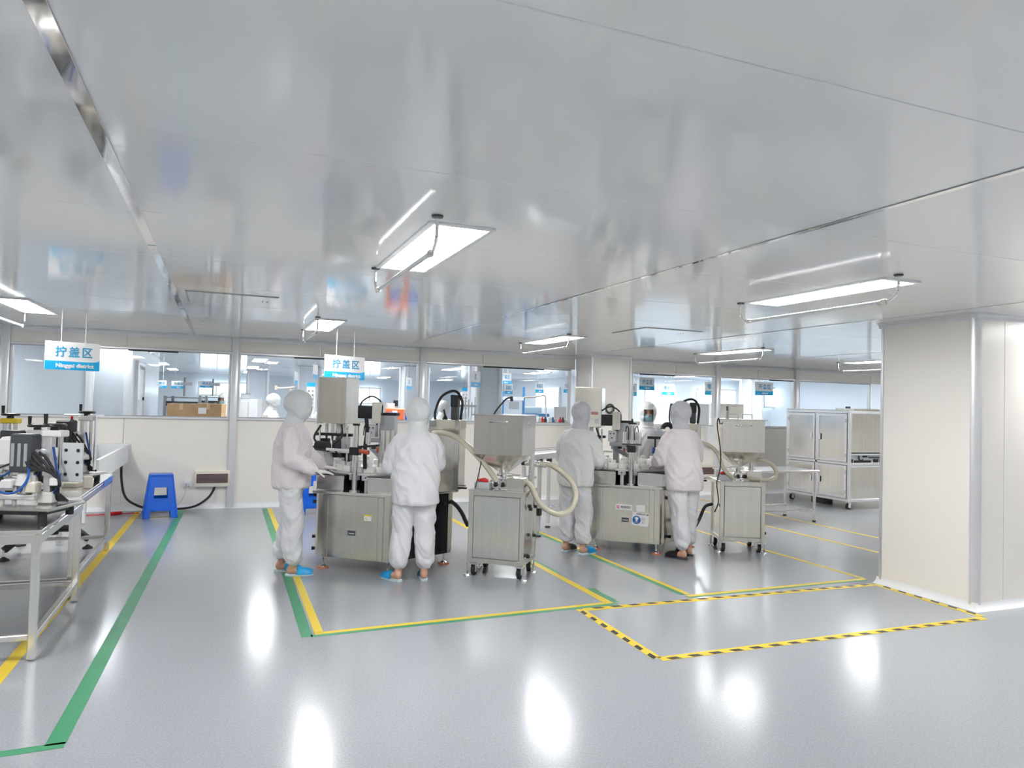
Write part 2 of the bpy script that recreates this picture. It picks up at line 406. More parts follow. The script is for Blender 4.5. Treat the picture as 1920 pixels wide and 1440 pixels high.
# ---------------------------------------------------------------- floor tape
def tape(p0, p1, wd, m, label, group=None, z=.0012, name='floor_tape'):
    p0, p1 = V((*p0, 0)), V((*p1, 0)); d = (p1-p0).normalized(); n = V((-d.y, d.x, 0))*wd/2
    o = B().prism([p0-n, p1-n, p1+n, p0+n], 0.0003, z).build(name, m)
    return tag(o, label, 'floor tape', group)
tape((-.655, 3.81), (-.49, 10.98), .085, GTAPE, 'long green tape line running from the camera to the blue stool')
tape((-1.6, 3.75), (-.615, 3.80), .06, GTAPE, 'short green tape line turning off toward the left frame edge')
tape((-1.115, 4.6), (-1.03, 10.98), .075, YTAPE, 'long yellow tape line passing under the steel bench')
tape((-1.06, 10.45), (-.5, 10.42), .05, YTAPE, 'short yellow tape line under the blue stool')
tape((.575, 5.0), (.60, 10.95), .075, GTAPE, 'green tape line left of the first filling machine', z=.001)
tape((.66, 5.07), (.665, 10.95), .06, YTAPE, 'yellow tape line left of the first filling machine')
tape((.60, 5.01), (3.03, 5.115), .05, GTAPE, 'green tape line in front of the first filling machine', z=.001)
tape((.63, 5.055), (2.99, 5.16), .05, YTAPE, 'yellow tape line in front of the first filling machine')
tape((2.975, 5.15), (2.96, 10.9), .07, YTAPE, 'yellow tape line between first hopper cart and second machine', z=.0013)
tape((3.05, 5.16), (3.045, 5.6), .06, GTAPE, 'short green tape stub at the corner of the hazard tape')
tape((3.02, 6.2), (3.015, 6.75), .05, GTAPE, 'short green tape piece right of the first hopper cart')
tape((3.78, 5.2), (3.72, 10.9), .05, YTAPE, 'yellow tape line passing under the left side of the second machine')
tape((3.725, 5.2), (3.665, 10.9), .055, GTAPE, 'green tape line passing under the left side of the second machine', z=.001)
tape((3.74, 5.15), (5.83, 5.19), .05, YTAPE, 'yellow tape line in front of the second filling machine')
tape((3.72, 5.115), (5.8, 5.15), .03, GTAPE, 'thin green tape line behind the hazard tape', z=.001)
tape((5.83, 5.2), (5.9, 10.9), .05, YTAPE, 'yellow tape line right of the second hopper cart')
tape((7.10, 5.3), (7.06, 10.9), .05, YTAPE, 'yellow tape line reaching behind the large column')
tape((7.9, 5.3), (7.95, 10.9), .05, YTAPE, 'yellow tape line beside the steel table, right of all others')
def hazard(p0, p1, label, name='hazard_tape', ph=0.):
    p0, p1 = V((*p0, 0)), V((*p1, 0)); L = (p1-p0).length; d = (p1-p0)/L; n = V((-d.y, d.x, 0))
    o = tag(B().prism([p0-n*.035, p1-n*.035, p1+n*.035, p0+n*.035], .0004, .0018).build(name, YTAPE), label, 'floor tape', 'black and yellow hazard tape rectangle')
    k = 0; s = .05+ph
    while s+.09 < L:
        a = [p0+d*(s+.02)-n*.032, p0+d*(s+.1)-n*.032, p0+d*(s+.075)+n*.006, p0+d*(s-.005)+n*.006]
        B().prism(a, .0018, .0024).build('black_stripe', KTAPE, o)
        s += .165; k += 1
hazard((2.64, 3.91), (5.68, 3.91), 'black and yellow hazard tape along the near edge of the marked rectangle')
hazard((2.66, 5.06), (2.63, 3.93), 'black and yellow hazard tape on the left edge of the marked rectangle')
hazard((5.72, 4.99), (2.69, 5.04), 'black and yellow hazard tape along the far edge of the marked rectangle')
hazard((5.70, 3.95), (5.74, 5.0), 'black and yellow hazard tape at the foot of the large column')

# ---------------------------------------------------------------- hanging signs
def sign(label, p, q, h, word, sub, wires=True, name='hanging_sign', cat='sign', group=None, dim=1., wire_dx=.22, back=False):
    """p, q: top left and top right corners as the camera sees them"""
    p, q = V(p), V(q); x = q-p; x.z = 0; wd = x.length; x.normalize(); up = V((0, 0, 1)); nrm = x.cross(up)*1.0
    z1 = (p.z+q.z)/2; c = (p+q)/2; c.z = z1-h/2
    o = thing(name, label, cat, (c.x, c.y, z1-h), 0, group)
    F0 = lambda u, v, t=0.: c + x*u + up*v + nrm*t
    M = frame_at(F0(0, 0), x)
    b = B(); b.box(None, (wd, h, .008), m=M, bev=.002); b.build('board', SIGNW, o)
    # blue band, its top edge sweeping up at the right end
    pts = [(-.5, -.5), (.5, -.5), (.5, -.12)] + [(.5-.02*k*k/4-.012*k, -.12-.075*(1-(1-k/6)**2)) for k in range(1, 7)] + [(-.5, -.185)]
    fr = [F0(u*wd, v*h, .0045) for u, v in pts]; bk = [F0(u*wd, v*h, .0060) for u, v in pts]
    B().rings([fr, bk]).build('blue_band', SIGNB, o)
    if word: text('lettering', word, h*.40, frame_at(F0(.02*wd, h*.12, .0055), x), TEXTB, o, off=h*.007, sp=1.3, sx=min(1.15, wd/h*.52))
    if sub: text('lettering', sub, h*.19, frame_at(F0(.04*wd, -h*.345, .0070), x), SIGNW, o, off=h*.008, sx=min(1.3, wd/h*.6))
    if wires:
        for s in (-1, 1):
            a = F0(s*wd*wire_dx, h/2)
            B().cyl(a-up*.01, V((a.x, a.y, CZ-.012)), .0025, n=6).build('wire', WHITE, o)
            B().box((a.x, a.y, z1), (.02, .012, .016)).build('clip', LGREY, o)
    return o
sign('white and blue hanging sign over the bench of small machines', px(85, 638, 7.35), px(188, 646, 7.72), .293, '拧盖区', 'Ninggai district')
sign('white and blue hanging sign behind the first filling machine', px(609, 664, 8.75), px(684, 671, 9.25), .293, '拧盖区', 'Ninggai district')

# ---------------------------------------------------------------- things on the glazed wall
e = thing('breaker_box', 'cream electrical breaker box with smoked cover low on the wall', 'breaker box', (-.115, WY, .3))
B().box((-.115, WY-.03, .425), (.47, .06, .235), bev=.012, seg=2).build('housing', CREAM, e)
cv = B().box((-.115, WY-.064, .43), (.415, .012, .13), bev=.004).build('cover', BROWNP, e)
for k in range(3): B().box((-.24+.115*k, WY-.0715, .425), (.07, .006, .018)).build('breaker', DGREY, cv)
e = thing('wall_outlet', 'small white wall outlet beside the breaker box', 'outlet', (-.44, WY, .3))
B().box((-.44, WY-.012, .36), (.1, .024, .1), bev=.006).build('plate', WHITE, e)
B().box((-.435, WY-.04, .345), (.05, .04, .05), bev=.008).build('plug', LGREY, e)
tag(B().tube([(-.435, WY-.06, .33), (-.47, WY-.09, .2), (-.56, WY-.13, .06), (-.8, WY-.15, .012), (-1.6, WY-.2, .008), (-2.2, WY-.25, .008)], .005, 6).build('floor_cable', LGREY), 'thin pale power cord running from the outlet along the wall', 'cord')
tag(B().tube([(-.08, WY-.03, .315), (-.1, WY-.05, .25), (-.17, WY-.09, .15), (-.33, WY-.13, .05), (-.55, WY-.16, .022), (-.85, WY-.17, .025), (-1.06, WY-.15, .09), (-1.2, WY-.12, .2), (-1.255, WY-.1, .42), (-1.27, WY-.09, .69)], .016, 8).build('power_cable', RUBBER), 'thick black cable looping from breaker box to cable duct behind the stool', 'cable')
tag(B().tube([(-1.0, WY-.35, .012), (-1.5, WY-.42, .01), (-2.3, WY-.5, .01)], .007, 6).build('floor_cable', RED), 'red cord lying on the floor left of the stool', 'cord')
tag(B().box((-1.28, WY-.38, .02), (.16, .07, .04), rz=.6, bev=.012).build('red_connector', RED), 'red connector block lying on the floor left of the stool', 'connector')
# white open cable duct along the bench
d = thing('cable_duct', 'white open-topped cable duct reaching from wall over the bench end', 'cable duct', (-1.4, 9.9, .68))
for x0, x1, z0, z1 in ((-1.6, -1.2, .66, .69), (-1.23, -1.2, .69, .90), (-1.6, -1.57, .69, .90)): B().box(((x0+x1)/2, 9.9, (z0+z1)/2), (x1-x0, 2.5, z1-z0), bev=.003).build('side' if z1 > .8 else 'bottom', WHITE, d)
B().box((-1.4, WY-.012, .78), (.46, .02, .28), bev=.003).build('end_plate', ALUW, d)
for y in (8.75, 10.1): B().box((-1.55, y, .335), (.06, .06, .65), bev=.004).build('support', WHITE, d)
# ---------------------------------------------------------------- people
def cap(bm, p0, p1, r0, r1, n=14):                            # a closed tapered limb with rounded ends
    p0, p1 = V(p0), V(p1); d = p1-p0
    if d.length < 1e-6: d = V((0, 0, .001))
    q = d.to_track_quat('Z', 'Y'); rs = []
    for k in range(1, 4): a = PI/2*(1-k/3.5); rs.append((p0, -r0*math.sin(a), r0*math.cos(a)))
    rs.append((p0, 0, r0)); rs.append((p1, 0, r1))
    for k in range(3, 0, -1): a = PI/2*(1-k/3.5); rs.append((p1, r1*math.sin(a), r1*math.cos(a)))
    R = [[bm.verts.new(c + q @ V((r*math.cos(2*PI*i/n), r*math.sin(2*PI*i/n), h))) for i in range(n)] for c, h, r in rs]
    for a, b in zip(R, R[1:]):
        for i in range(n): bm.faces.new((a[i], a[(i+1) % n], b[(i+1) % n], b[i]))
    bm.faces.new(R[0][::-1]); bm.faces.new(R[-1])
def oval(bm, rings, n=24):                                    # rings: (x, y, z, rx, ry)
    R = [[bm.verts.new((x+rx*math.cos(2*PI*i/n), y+ry*math.sin(2*PI*i/n), z)) for i in range(n)] for x, y, z, rx, ry in rings]
    for a, b in zip(R, R[1:]):
        for i in range(n): bm.faces.new((a[i], a[(i+1) % n], b[(i+1) % n], b[i]))
    bm.faces.new(R[0][::-1]); bm.faces.new(R[-1])
def ell(bm, c, r, n=20): bmesh.ops.create_uvsphere(bm, u_segments=n, v_segments=14, radius=1, matrix=Matrix.Translation(V(c)) @ Matrix.Diagonal((*r, 1)))
def skinned(bm, name, m, voxel, smooth=4, fold=None, cut=None):
    """melt the overlapping closed pieces into one continuous surface"""
    bmesh.ops.recalc_face_normals(bm, faces=bm.faces)
    me = bpy.data.meshes.new(name+'_raw'); bm.to_mesh(me); bm.free()
    t = bpy.data.objects.new(name, me)
    r = t.modifiers.new('r', 'REMESH'); r.mode = 'VOXEL'; r.voxel_size = voxel
    if smooth: sm = t.modifiers.new('s', 'SMOOTH'); sm.factor = .5; sm.iterations = smooth
    out = plain(t); bpy.data.meshes.remove(me)
    if fold:
        pts = [(v.co.copy(), v.normal.copy()) for v in out.vertices]; flat = []
        for c, n in pts: flat.extend(c+n*fold(c, n))
        out.vertices.foreach_set('co', flat); out.update()
    if cut:
        b = bmesh.new(); b.from_mesh(out); bmesh.ops.delete(b, geom=[f for f in b.faces if cut(f.calc_center_median(), f.normal)], context='FACES'); b.to_mesh(out); b.free()
    for p in out.polygons: p.use_smooth = True
    out.materials.clear(); out.materials.append(m); out.name = name; return out
def folds(seed, amp, sc=(7, 7, 3.2), diag=.6):
    o = V((seed*3.1, seed*1.7, seed*.9))
    def f(c, n):
        p = V((c.x*sc[0]+diag*c.z*4, c.y*sc[1], c.z*sc[2]+diag*c.x*5))+o
        p = p + 1.3*noise.noise_vector(V((c.x*3, c.y*3, c.z*2.2))+o)
        a = noise.noise(p); b = noise.noise(p*1.9+o)
        return amp*((1-abs(a)*2.6)*.6 + (.5-abs(b)*1.4)*.55)
    return f
def hand(bm, wrist, fw, side, palm_n, curl=.35, s=1.):
    """palm, four unequal curled fingers, thumb from the side of the palm; fw: direction of the fingers, palm_n: towards the palm side"""
    fw = V(fw).normalized(); pn = V(palm_n); pn = (pn-fw*pn.dot(fw)).normalized(); sd = fw.cross(pn)*side    # sd: towards the thumb
    w = V(wrist)
    for u in (-.026, -.009, .009, .026): cap(bm, w+fw*.01*s+sd*u*.7*s, w+fw*.085*s+sd*u*s, .015*s, .0125*s, 10)
    for u, l in ((.030, .066), (.010, .075), (-.010, .069), (-.030, .053)):
        p = w+fw*.088*s+sd*u*s; d = fw
        for k, (f, r) in enumerate(((.45, .0088), (.32, .008), (.23, .0072))):
            a = curl*(.6+k*.5); d = (d*math.cos(a)+pn*math.sin(a)).normalized()
            q = p+d*l*f*s*1.05; cap(bm, p, q, r*s, (r-.0007)*s, 8); p = q
    p = w+fw*.028*s+sd*.03*s; d = (fw*.62+sd*.7+pn*.3).normalized()
    for l, r in ((.04, .0115), (.032, .0098), (.024, .0085)):
        q = p+d*l*s; cap(bm, p, q, r*s, (r-.001)*s, 8); p = q; d = (d+fw*.35+pn*.2).normalized()
def person(label, loc, face, P):
    """face: world heading (radians, 0 looks along +Y, positive turns to -X).  P: pose and clothing, in metres, x right, y ahead, z up"""
    o = thing('person', label, 'person', (loc[0], loc[1], 0), face, P.get('group'))
    seed = P['seed']; H = P.get('h', 1.62)/1.62; lean = P.get('lean', .04); sway = P.get('sway', 0)
    def J(x, y, z): return V((x, y, z))*H
    FL, FR = V((*P['fl'], 0)), V((*P['fr'], 0))                # heel positions, toe headings
    hip = J(sway, -.0, .86); nk = J(sway*.8, lean, 1.375); hd = nk+V((P.get('hx', 0), P.get('hy', .03), .135*H))
    sl, sr = J(-.165+sway*.8, lean*.9, 1.315), J(.165+sway*.8, lean*.9, 1.315)
    el, wl, er, wr = [V(P[k])*H for k in ('el', 'wl', 'er', 'wr')]
    kl = (hip+V((-.09, 0, 0))+FL)/2+V((0, .035, .02)); kr = (hip+V((.09, 0, 0))+FR)/2+V((0, .035, .02))
    al, ar = FL+V((0, .02, .085)), FR+V((0, .02, .085))
    # body: one continuous skin from head to toes
    b = bmesh.new()
    ell(b, hd+V((0, 0, .0)), (.072, .088, .108)); ell(b, hd+V((0, .035, -.055)), (.055, .058, .055))
    hy = P.get('turn', 0.)
    RH = Matrix.Rotation(hy, 3, 'Z'); hp = lambda x, y, z: hd + RH @ V((x, y, z))
    cap(b, hp(0, .085, .0), hp(0, .106, -.03), .008, .014, 8); cap(b, hp(-.02, .082, -.062), hp(.02, .082, -.062), .009, .009, 8)
    for s in (-1, 1): cap(b, hp(s*.074, -.0, .012), hp(s*.078, -.012, -.03), .012, .009, 8)
    cap(b, nk-V((0, 0, .06)), hd-V((0, .0, .06)), .052, .05)
    oval(b, [(hip.x, hip.y, .82*H, .13, .09), (hip.x, hip.y, .95*H, .14, .1), (nk.x, nk.y*.5, 1.1*H, .12, .09), (nk.x, nk.y*.8, 1.25*H, .125, .085), (nk.x, nk.y, 1.33*H, .06, .055)])
    for s, e, wv in ((sl, el, wl), (sr, er, wr)): cap(b, s+V((-s.x*.12, 0, -.045)), e, .042, .037); cap(b, e, wv, .037, .026)
    for sg, k, a, ft, hd_ in ((-1, kl, al, FL, P.get('tl', 0.)), (1, kr, ar, FR, P.get('tr', 0.))):
        cap(b, hip+V((sg*.09, 0, 0)), k, .075, .052); cap(b, k, a, .05, .034)
        tv = Matrix.Rotation(hd_, 3, 'Z') @ V((0, 1, 0)); ts = V((tv.y, -tv.x, 0))
        cap(b, ft+V((0, 0, .052)), a, .033, .034); cap(b, ft+V((0, 0, .05)), ft+tv*.15+V((0, 0, .043)), .032, .030)
        for u, l in ((-.022, .045), (-.008, .048), (.006, .046), (.018, .042), (.028, .036)): cap(b, ft+tv*.15+ts*(-u*sg)+V((0, 0, .04)), ft+tv*(.15+l)+ts*(-u*sg)+V((0, 0, .036)), .0115, .010, 8)
    gm = P.get('glove')
    for sg, e, wv, k in ((-1, el, wl, 'l'), (1, er, wr, 'r')):
        hb = bmesh.new() if gm else b
        hand(hb, wv, P.get('h'+k, (wv-e).normalized()), -sg, P.get('p'+k, (0, 0, -1)), P.get('curl', .4), 1.)
        if gm: obj('glove', skinned(hb, 'glove', GLOVE, .005, 1), o, True)
    obj('body', skinned(b, 'body', SKIN, .0065, 2), o, True)
    # trousers
    T = P.get('trousers', FAB); b = bmesh.new()
    oval(b, [(hip.x, 0, .79*H, .172, .118), (hip.x, 0, .85*H, .178, .122), (hip.x, .005, .95*H, .165, .115), (hip.x, .01, .99*H, .15, .105)])
    for sg, k, ft in ((-1, kl, FL), (1, kr, FR)):
        h0 = hip+V((sg*.092, 0, -.03)); c = ft+V((0, .025, .135)); m1 = (k+c)/2+V((0, -.012, 0))
        cap(b, h0, k, .1, .088); cap(b, k, m1, .088, .083); cap(b, m1, c+V((0, 0, .05)), .083, .080); cap(b, c+V((0, 0, .05)), c+V((0, 0, .02)), .078, .058)
    obj('trousers', skinned(b, 'trousers', T, .011, 3, folds(seed+5, .019, (6, 6, 4.4), 1.1), cut=lambda c, n: n.z < -.85 and c.z < .16), o, True)
    # jacket
    fj = folds(seed, .02, (6.5, 6.5, 3.6), .7); calm = lambda c, n: fj(c, n)*max(0, min(1, (nk.z-.07-c.z)/.12))
    J_ = P.get('jacket', FAB); b = bmesh.new(); hz = P.get('hem', .745)*H; wx = P.get('wide', 1.); dp = P.get('deep', 1.)
    mid = lambda z: (hip.x+(nk.x-hip.x)*(z-.86*H)/(.5*H), (nk.y)*(max(0, z-.86*H))/(.5*H))
    oval(b, [(mid(z*H)[0], mid(z*H)[1], z*H if z != .745 else hz, rx*wx, ry*dp) for z, rx, ry in ((.745, .205, .15), (.80, .212, .158), (.92, .212, .158), (1.05, .2, .15), (1.18, .195, .148), (1.26, .182, .132), (1.305, .152, .114), (1.335, .108, .094), (1.365, .074, .076))])
    for s, e, wv in ((sl, el, wl), (sr, er, wr)):
        cap(b, V((s.x*.86+nk.x*.14, s.y, s.z-.045)), (s+e)/2, .070, .078); cap(b, (s+e)/2, e, .079, .078)
        cap(b, e, e+(wv-e)*.6, .075, .064); cap(b, e+(wv-e)*.6, e+(wv-e)*.9, .062, .045)
    obj('jacket', skinned(b, 'jacket', J_, .011, 5, calm), o, True)
    # collar
    b = bmesh.new(); rs = [(nk.x, nk.y-.002, nk.z-.075, .13, .108), (nk.x, nk.y-.002, nk.z-.035, .108, .102), (nk.x, nk.y, nk.z-.025, .098, .096)]
    oval(b, rs); me = bpy.data.meshes.new('collar'); b.to_mesh(me); b.free(); me.materials.append(J_)
    for p in me.polygons: p.use_smooth = len(p.vertices) == 4
    obj('collar', me, o, True)
    # hood
    Cc = P.get('hood', CAPW); b = bmesh.new(); e = P.get('puff', 0.)
    ell(b, hd+V((0, -.012, .025)), (.108+e, .122+e, .118+e)); ell(b, hd+V((0, .005, -.05)), (.094+e*.7, .105+e*.5, .085))
    oval(b, [(nk.x, nk.y, nk.z-.045, .09, .09), (nk.x, nk.y, nk.z-.015, .09, .092), (nk.x*.6+hd.x*.4, nk.y+.01, nk.z+.02, .082, .088), (hd.x, hd.y, hd.z-.06, .08, .09)])
    def cutf(c, n):
        q = RH.transposed() @ (c-hd); return q.y > .04 and abs(q.x) < .062 and -.105 < q.z < .05
    obj('hood', skinned(b, 'hood', Cc, .009, 2, folds(seed+9, .007, (12, 12, 10), .6), cut=cutf), o, True)
    # mask with ear loops
    b = bmesh.new(); rs = []
    for iz in range(6):
        z = -.105+.1*iz/5; rs.append([hp(.073*math.sin(a), .020+.094*math.cos(a)*(.86+.14*math.sin(PI*iz/5))-.006*abs(iz-3), z) for a in [(-1.15+2.3*k/10) for k in range(11)]])
    V_ = [[b.verts.new(p) for p in r] for r in rs]
    for r0, r1 in zip(V_, V_[1:]):
        for i in range(10): b.faces.new((r0[i], r0[i+1], r1[i+1], r1[i]))
    me = bpy.data.meshes.new('mask'); bmesh.ops.solidify(b, geom=b.faces[:], thickness=.003); bmesh.ops.recalc_face_normals(b, faces=b.faces); b.to_mesh(me); b.free(); me.materials.append(MASKM)
    for p in me.polygons: p.use_smooth = True
    mk = obj('mask', me, o, True)
    for s in (-1, 1):
        ey = obj('eye', B().ball(hp(s*.03, .0815, .008), (.012, .006, .006), 10).mesh('eye', TEXTK), o, True)
        obj('eyebrow', B().tube([hp(s*.014, .087, .026), hp(s*.031, .085, .030), hp(s*.048, .074, .025)], .0032, 6).mesh('eyebrow', TEXTK), o, True)
    # sandals
    for ft, hd_, sc in ((FL, P.get('tl', 0.), P.get('shoe', BLUE2)), (FR, P.get('tr', 0.), P.get('shoe2', P.get('shoe', BLUE2)))):
        R = Matrix.Rotation(hd_, 3, 'Z'); Mx = Matrix.Translation(ft) @ R.to_4x4()
        out = [(.0, -.045), (.028, -.035), (.036, .0), (.034, .06), (.045, .12), (.044, .17), (.028, .205), (.0, .215), (-.03, .205), (-.042, .17), (-.041, .12), (-.032, .06), (-.034, .0), (-.026, -.035)]
        bb = B(); bb.prism(out, .0, .022, bev=.004); bb.bm.transform(Mx)
        sh = obj('sandal', bb.mesh('sandal', P.get('sole', mat('pale_sole', (.62, .74, .80), .5))), o, True)
        rs = []
        for y, h, wd in ((.06, .062, .043), (.09, .068, .046), (.13, .06, .049), (.17, .05, .047), (.2, .036, .036)):
            rs.append([(wd*math.cos(PI*k/10), y, .018+h*math.sin(PI*k/10)) for k in range(11)])
        b = bmesh.new(); vv = [[b.verts.new(p) for p in r] for r in rs]
        for r0, r1 in zip(vv, vv[1:]):
            for i in range(10): b.faces.new((r0[i], r0[i+1], r1[i+1], r1[i]))
        bmesh.ops.solidify(b, geom=b.faces[:], thickness=-.004); bmesh.ops.recalc_face_normals(b, faces=b.faces); b.transform(Mx); me = bpy.data.meshes.new('sandal_upper'); b.to_mesh(me); b.free(); me.materials.append(sc)
        for p in me.polygons: p.use_smooth = True
        obj('upper', me, sh, True)
    return o
def heading(right, away):                                     # world heading from camera-relative (to image right, away from camera)
    d = V((math.cos(YAW), -math.sin(YAW)))*right + V((math.sin(YAW), math.cos(YAW)))*away
    return math.atan2(-d.x, d.y)
BS = mat('black_sandal', (.03, .03, .035), .5)
p1 = person('person in pinkish white cleanroom suit and blue sandals, standing in profile at the left machine', (.60, 6.86), heading(1, .12),
    dict(seed=1, h=1.645, jacket=FABP, lean=.0, hy=.05, fl=(-.08, -.10), fr=(.09, .03), tr=.1, er=(.215, .03, 1.05), wr=(.185, .235, .945), el=(-.2, .09, 1.06), wl=(-.14, .27, .95), turn=.38,
         hr=(0, 1, -.12), hl=(.1, 1, -.1), hem=.78, wide=.96, deep=1.06, puff=.008, glove=True, curl=.12, sway=-.0))
p2 = person('person in white cleanroom suit and blue sandals seen from behind at the left machine', (1.615, 6.27), heading(-.12, 1),
    dict(seed=2, h=1.60, lean=.09, hy=.055, fl=(-.13, -.0), fr=(.10, .03), tl=.75, tr=.1, el=(-.225, .11, 1.02), wl=(-.12, .34, .95), er=(.185, .15, 1.05), wr=(.10, .36, .97), hem=.70, puff=.006, glove=True))
p3 = person('person in grey white cleanroom suit, left of the second machine with black and blue sandals', (3.58, 6.98), heading(.62, .8),
    dict(seed=3, h=1.625, jacket=FABG, hood=CAPG, lean=.06, hy=.03, fl=(-.12, .0), fr=(.1, .0), tr=-.2, el=(-.24, .1, 1.03), wl=(-.1, .34, .96), er=(.215, .09, 1.02), wr=(.10, .34, .95), hem=.745, shoe=BS, shoe2=BLUE2, puff=-.003, glove=True))
p4 = person('person with pale pink jacket back and black slippers, right of the second machine', (4.60, 6.43), heading(-.42, .9),
    dict(seed=4, h=1.66, jacket=FABP, hood=CAPG, lean=.07, hy=.02, sway=.0, fl=(-.01, -.03), fr=(.17, .10), tl=.5, el=(-.205, .13, 1.03), wl=(-.08, .38, .95), er=(.24, .12, 1.04), wr=(.12, .36, .95), hem=.72, shoe=BS, sole=mat('dark_sole', (.08, .08, .09), .6), glove=True))
p5 = person('person with pale blue face mask looking this way from behind the second machine', (5.19, 8.11), heading(-.1, -1),
    dict(seed=5, h=1.64, lean=.03, hy=.03, turn=.1, fl=(-.1, 0), fr=(.1, 0), er=(.27, .07, 1.07), wr=(.17, .30, 1.12), el=(-.26, .08, 1.05), wl=(-.2, .33, 1.0), hem=.74, puff=.012, curl=.6))
# ---------------------------------------------------------------- the two rotary filling machines
def hexagon(r): return [(r*math.cos(rad(60*k)), r*math.sin(rad(60*k))) for k in range(6)]    # vertices; flat sides face -y and +y
def machine(label, loc, rz, right_dark, second):
    o = thing('filling_machine', label, 'machine', (*loc, 0), rz)
    L = lambda name, b, m, par=o, **k: b.build(name, m, par, True, **k)
    R = .76; AP = R*math.cos(PI/6)
    L('cabinet', B().prism(hexagon(R-.02), .115, .715, bev=.006), STEEL)
    for k in range(6):
        a = rad(-90+60*k); n = V((math.cos(a), math.sin(a), 0)); t = V((-n.y, n.x, 0)); c = n*(AP-.011); c.z = .415
        M = Matrix(((t.x, 0, n.x, c.x), (t.y, 0, n.y, c.y), (0, 1, 0, c.z), (0, 0, 0, 1)))
        mm = DSTEEL if (right_dark and k == 1) else STEEL
        d = B(); d.box(None, (R*.82, .585, .022), m=M, bev=.003)
        dp = L('side_panel', d, mm)
        if right_dark and k == 1: dp['label'] = 'glossy black side panel'
        if k == 0:
            for s in (-1, 1): L('door_gap', B().box(None, (.006, .585, .004), m=M @ Matrix.Translation((s*R*.335, 0, .0115))), GREYLINE, dp)
            h = B()
            for x, y, sx, sy in ((-.05, 0, .012, .062), (.05, 0, .012, .062), (0, .031, .112, .012), (0, -.031, .112, .012)): h.box(None, (sx, sy, .012), m=M @ Matrix.Translation((x*.9, -.05+y*.9, .015)))
            hp_ = L('handle_frame', h, CHROME, dp)
            L('handle_recess', B().box(None, (.085, .045, .006), m=M @ Matrix.Translation((0, -.05, .0125))), DGREY, dp)
            L('handle', B().box(None, (.06, .014, .012), m=M @ Matrix.Translation((0, -.055, .019)), bev=.003), CHROME, dp)
            if second:
                # maker's plate, paper note and mask instruction sheet
                st = B().box(None, (.185, .065, .003), m=M @ Matrix.Translation((-.02, .085, .0125))); st = L('maker_plate', st, SIGNW, dp)
                Mw = rootm(o) @ M
                text('print', '恒洁机械', .029, Mw @ Matrix.Translation((.004, .084, .0145)), TEXTP, dp, .0004, .0006)
                L('emblem', B().torus((0, 0, 0), .011, .004, 'Z', 16, 6), RED, dp).data.transform(M @ Matrix.Translation((-.085, .088, .0145)) @ Matrix.Diagonal((1, 1, .3, 1)))
                L('emblem', B().box(None, (.02, .005, .001), m=M @ Matrix.Translation((-.08, .073, .0145)) @ Matrix.Rotation(-.6, 4, 'Z')), TEXTK, dp)
                L('paper_note', B().box(None, (.095, .075, .002), m=M @ Matrix.Translation((.165, .082, .0125))), SIGNW, dp)
                L('notice_sheet', B().box(None, (.18, .145, .002), m=M @ Matrix.Translation((.165, -.035, .0135)) @ Matrix.Rotation(-.05, 4, 'Z')), SIGNW, dp)
                N_ = M @ Matrix.Translation((.165, -.035, .0147)) @ Matrix.Rotation(-.05, 4, 'Z')
                text('print', '必须戴防护口罩', .019, rootm(o) @ N_ @ Matrix.Translation((.018, .053, 0)), TEXTK, dp, .0003, .0005)
                b = B(); b.cyl((0, 0, 0), (0, 0, .0008), .045, n=32); b.bm.transform(N_ @ Matrix.Translation((-.041, -.012, 0))); L('mandatory_sign', b, mat('sign_royal_blue', (.01, .11, .42), .45), dp)
                b = B(); b.cyl((0, .012, .0006), (0, .012, .0012), .015, n=20); b.prism([(-.012, -.022), (.012, -.022), (.007, .002), (-.007, .002)], .0006, .0012); b.prism([(-.024, .018), (.024, .018), (.012, -.004), (-.012, -.004)], .0006, .0013)
                b.bm.transform(N_ @ Matrix.Translation((-.041, -.006, 0))); L('mask_pictogram', b, SIGNW, dp)
                text('print', '保护自己', .0115, rootm(o) @ N_ @ Matrix.Translation((-.041, -.041, .001)), SIGNW, dp, .0003)
                for q in range(4): text('print', ['防护口罩', '保持清洁', '防止飞溅', '注意安全'][q], .0105, rootm(o) @ N_ @ Matrix.Translation((.03, .012-.017*q, 0)), TEXTK, dp, .0003)
            else:
                L('warning_sticker', B().box(None, (.075, .058, .002), m=M @ Matrix.Translation((.155, .1, .0125))), SIGNW, dp)
                L('warning_band', B().box(None, (.075, .014, .001), m=M @ Matrix.Translation((.155, .122, .014))), YTAPE, dp)
                b = B().prism([(-.013, -.011), (.013, -.011), (0, .012)], 0, .001); b.bm.transform(M @ Matrix.Translation((.137, .092, .0136))); L('warning_triangle', b, YTAPE, dp)
        if k in (1, 5):
            for x, y in ((-.24, .2), (.24, .2), (-.24, -.22), (.22, -.25)):
                b = B(); p = M @ V((x, y, .012)); q = M @ V((x, y, .045)); b.cyl(p, q, .016, .019, n=12); L('latch_knob', b, BLACK)
    for k, (x, y) in enumerate(hexagon(R-.09)):
        lg = L('leg', B().cyl((x, y, .03), (x, y, .13), .011, n=10), CHROME)
        L('foot', B().lathe([(.038, .012), (.034, .022), (.014, .034), (.012, .05)], (x, y, 0), 16), CHROME, lg)
        L('foot_pad', B().cyl((x, y, 0), (x, y, .016), .056, .050, n=16), ORANGE, lg)
    L('table_top', B().prism(hexagon(R+.045), .716, .742, bev=.005), STEELV)
    # turntable with bottle holders
    L('turntable_drum', B().cyl((0, .03, .742), (0, .03, .885), .36, n=32), BLACK)
    L('turntable', B().cyl((0, .03, .885), (0, .03, .905), .56, n=48), PLAS)
    hol = B().box((0, 0, .03), (.105, .075, .06), bev=.012, seg=2).mesh('bottle_holder', PLAS)
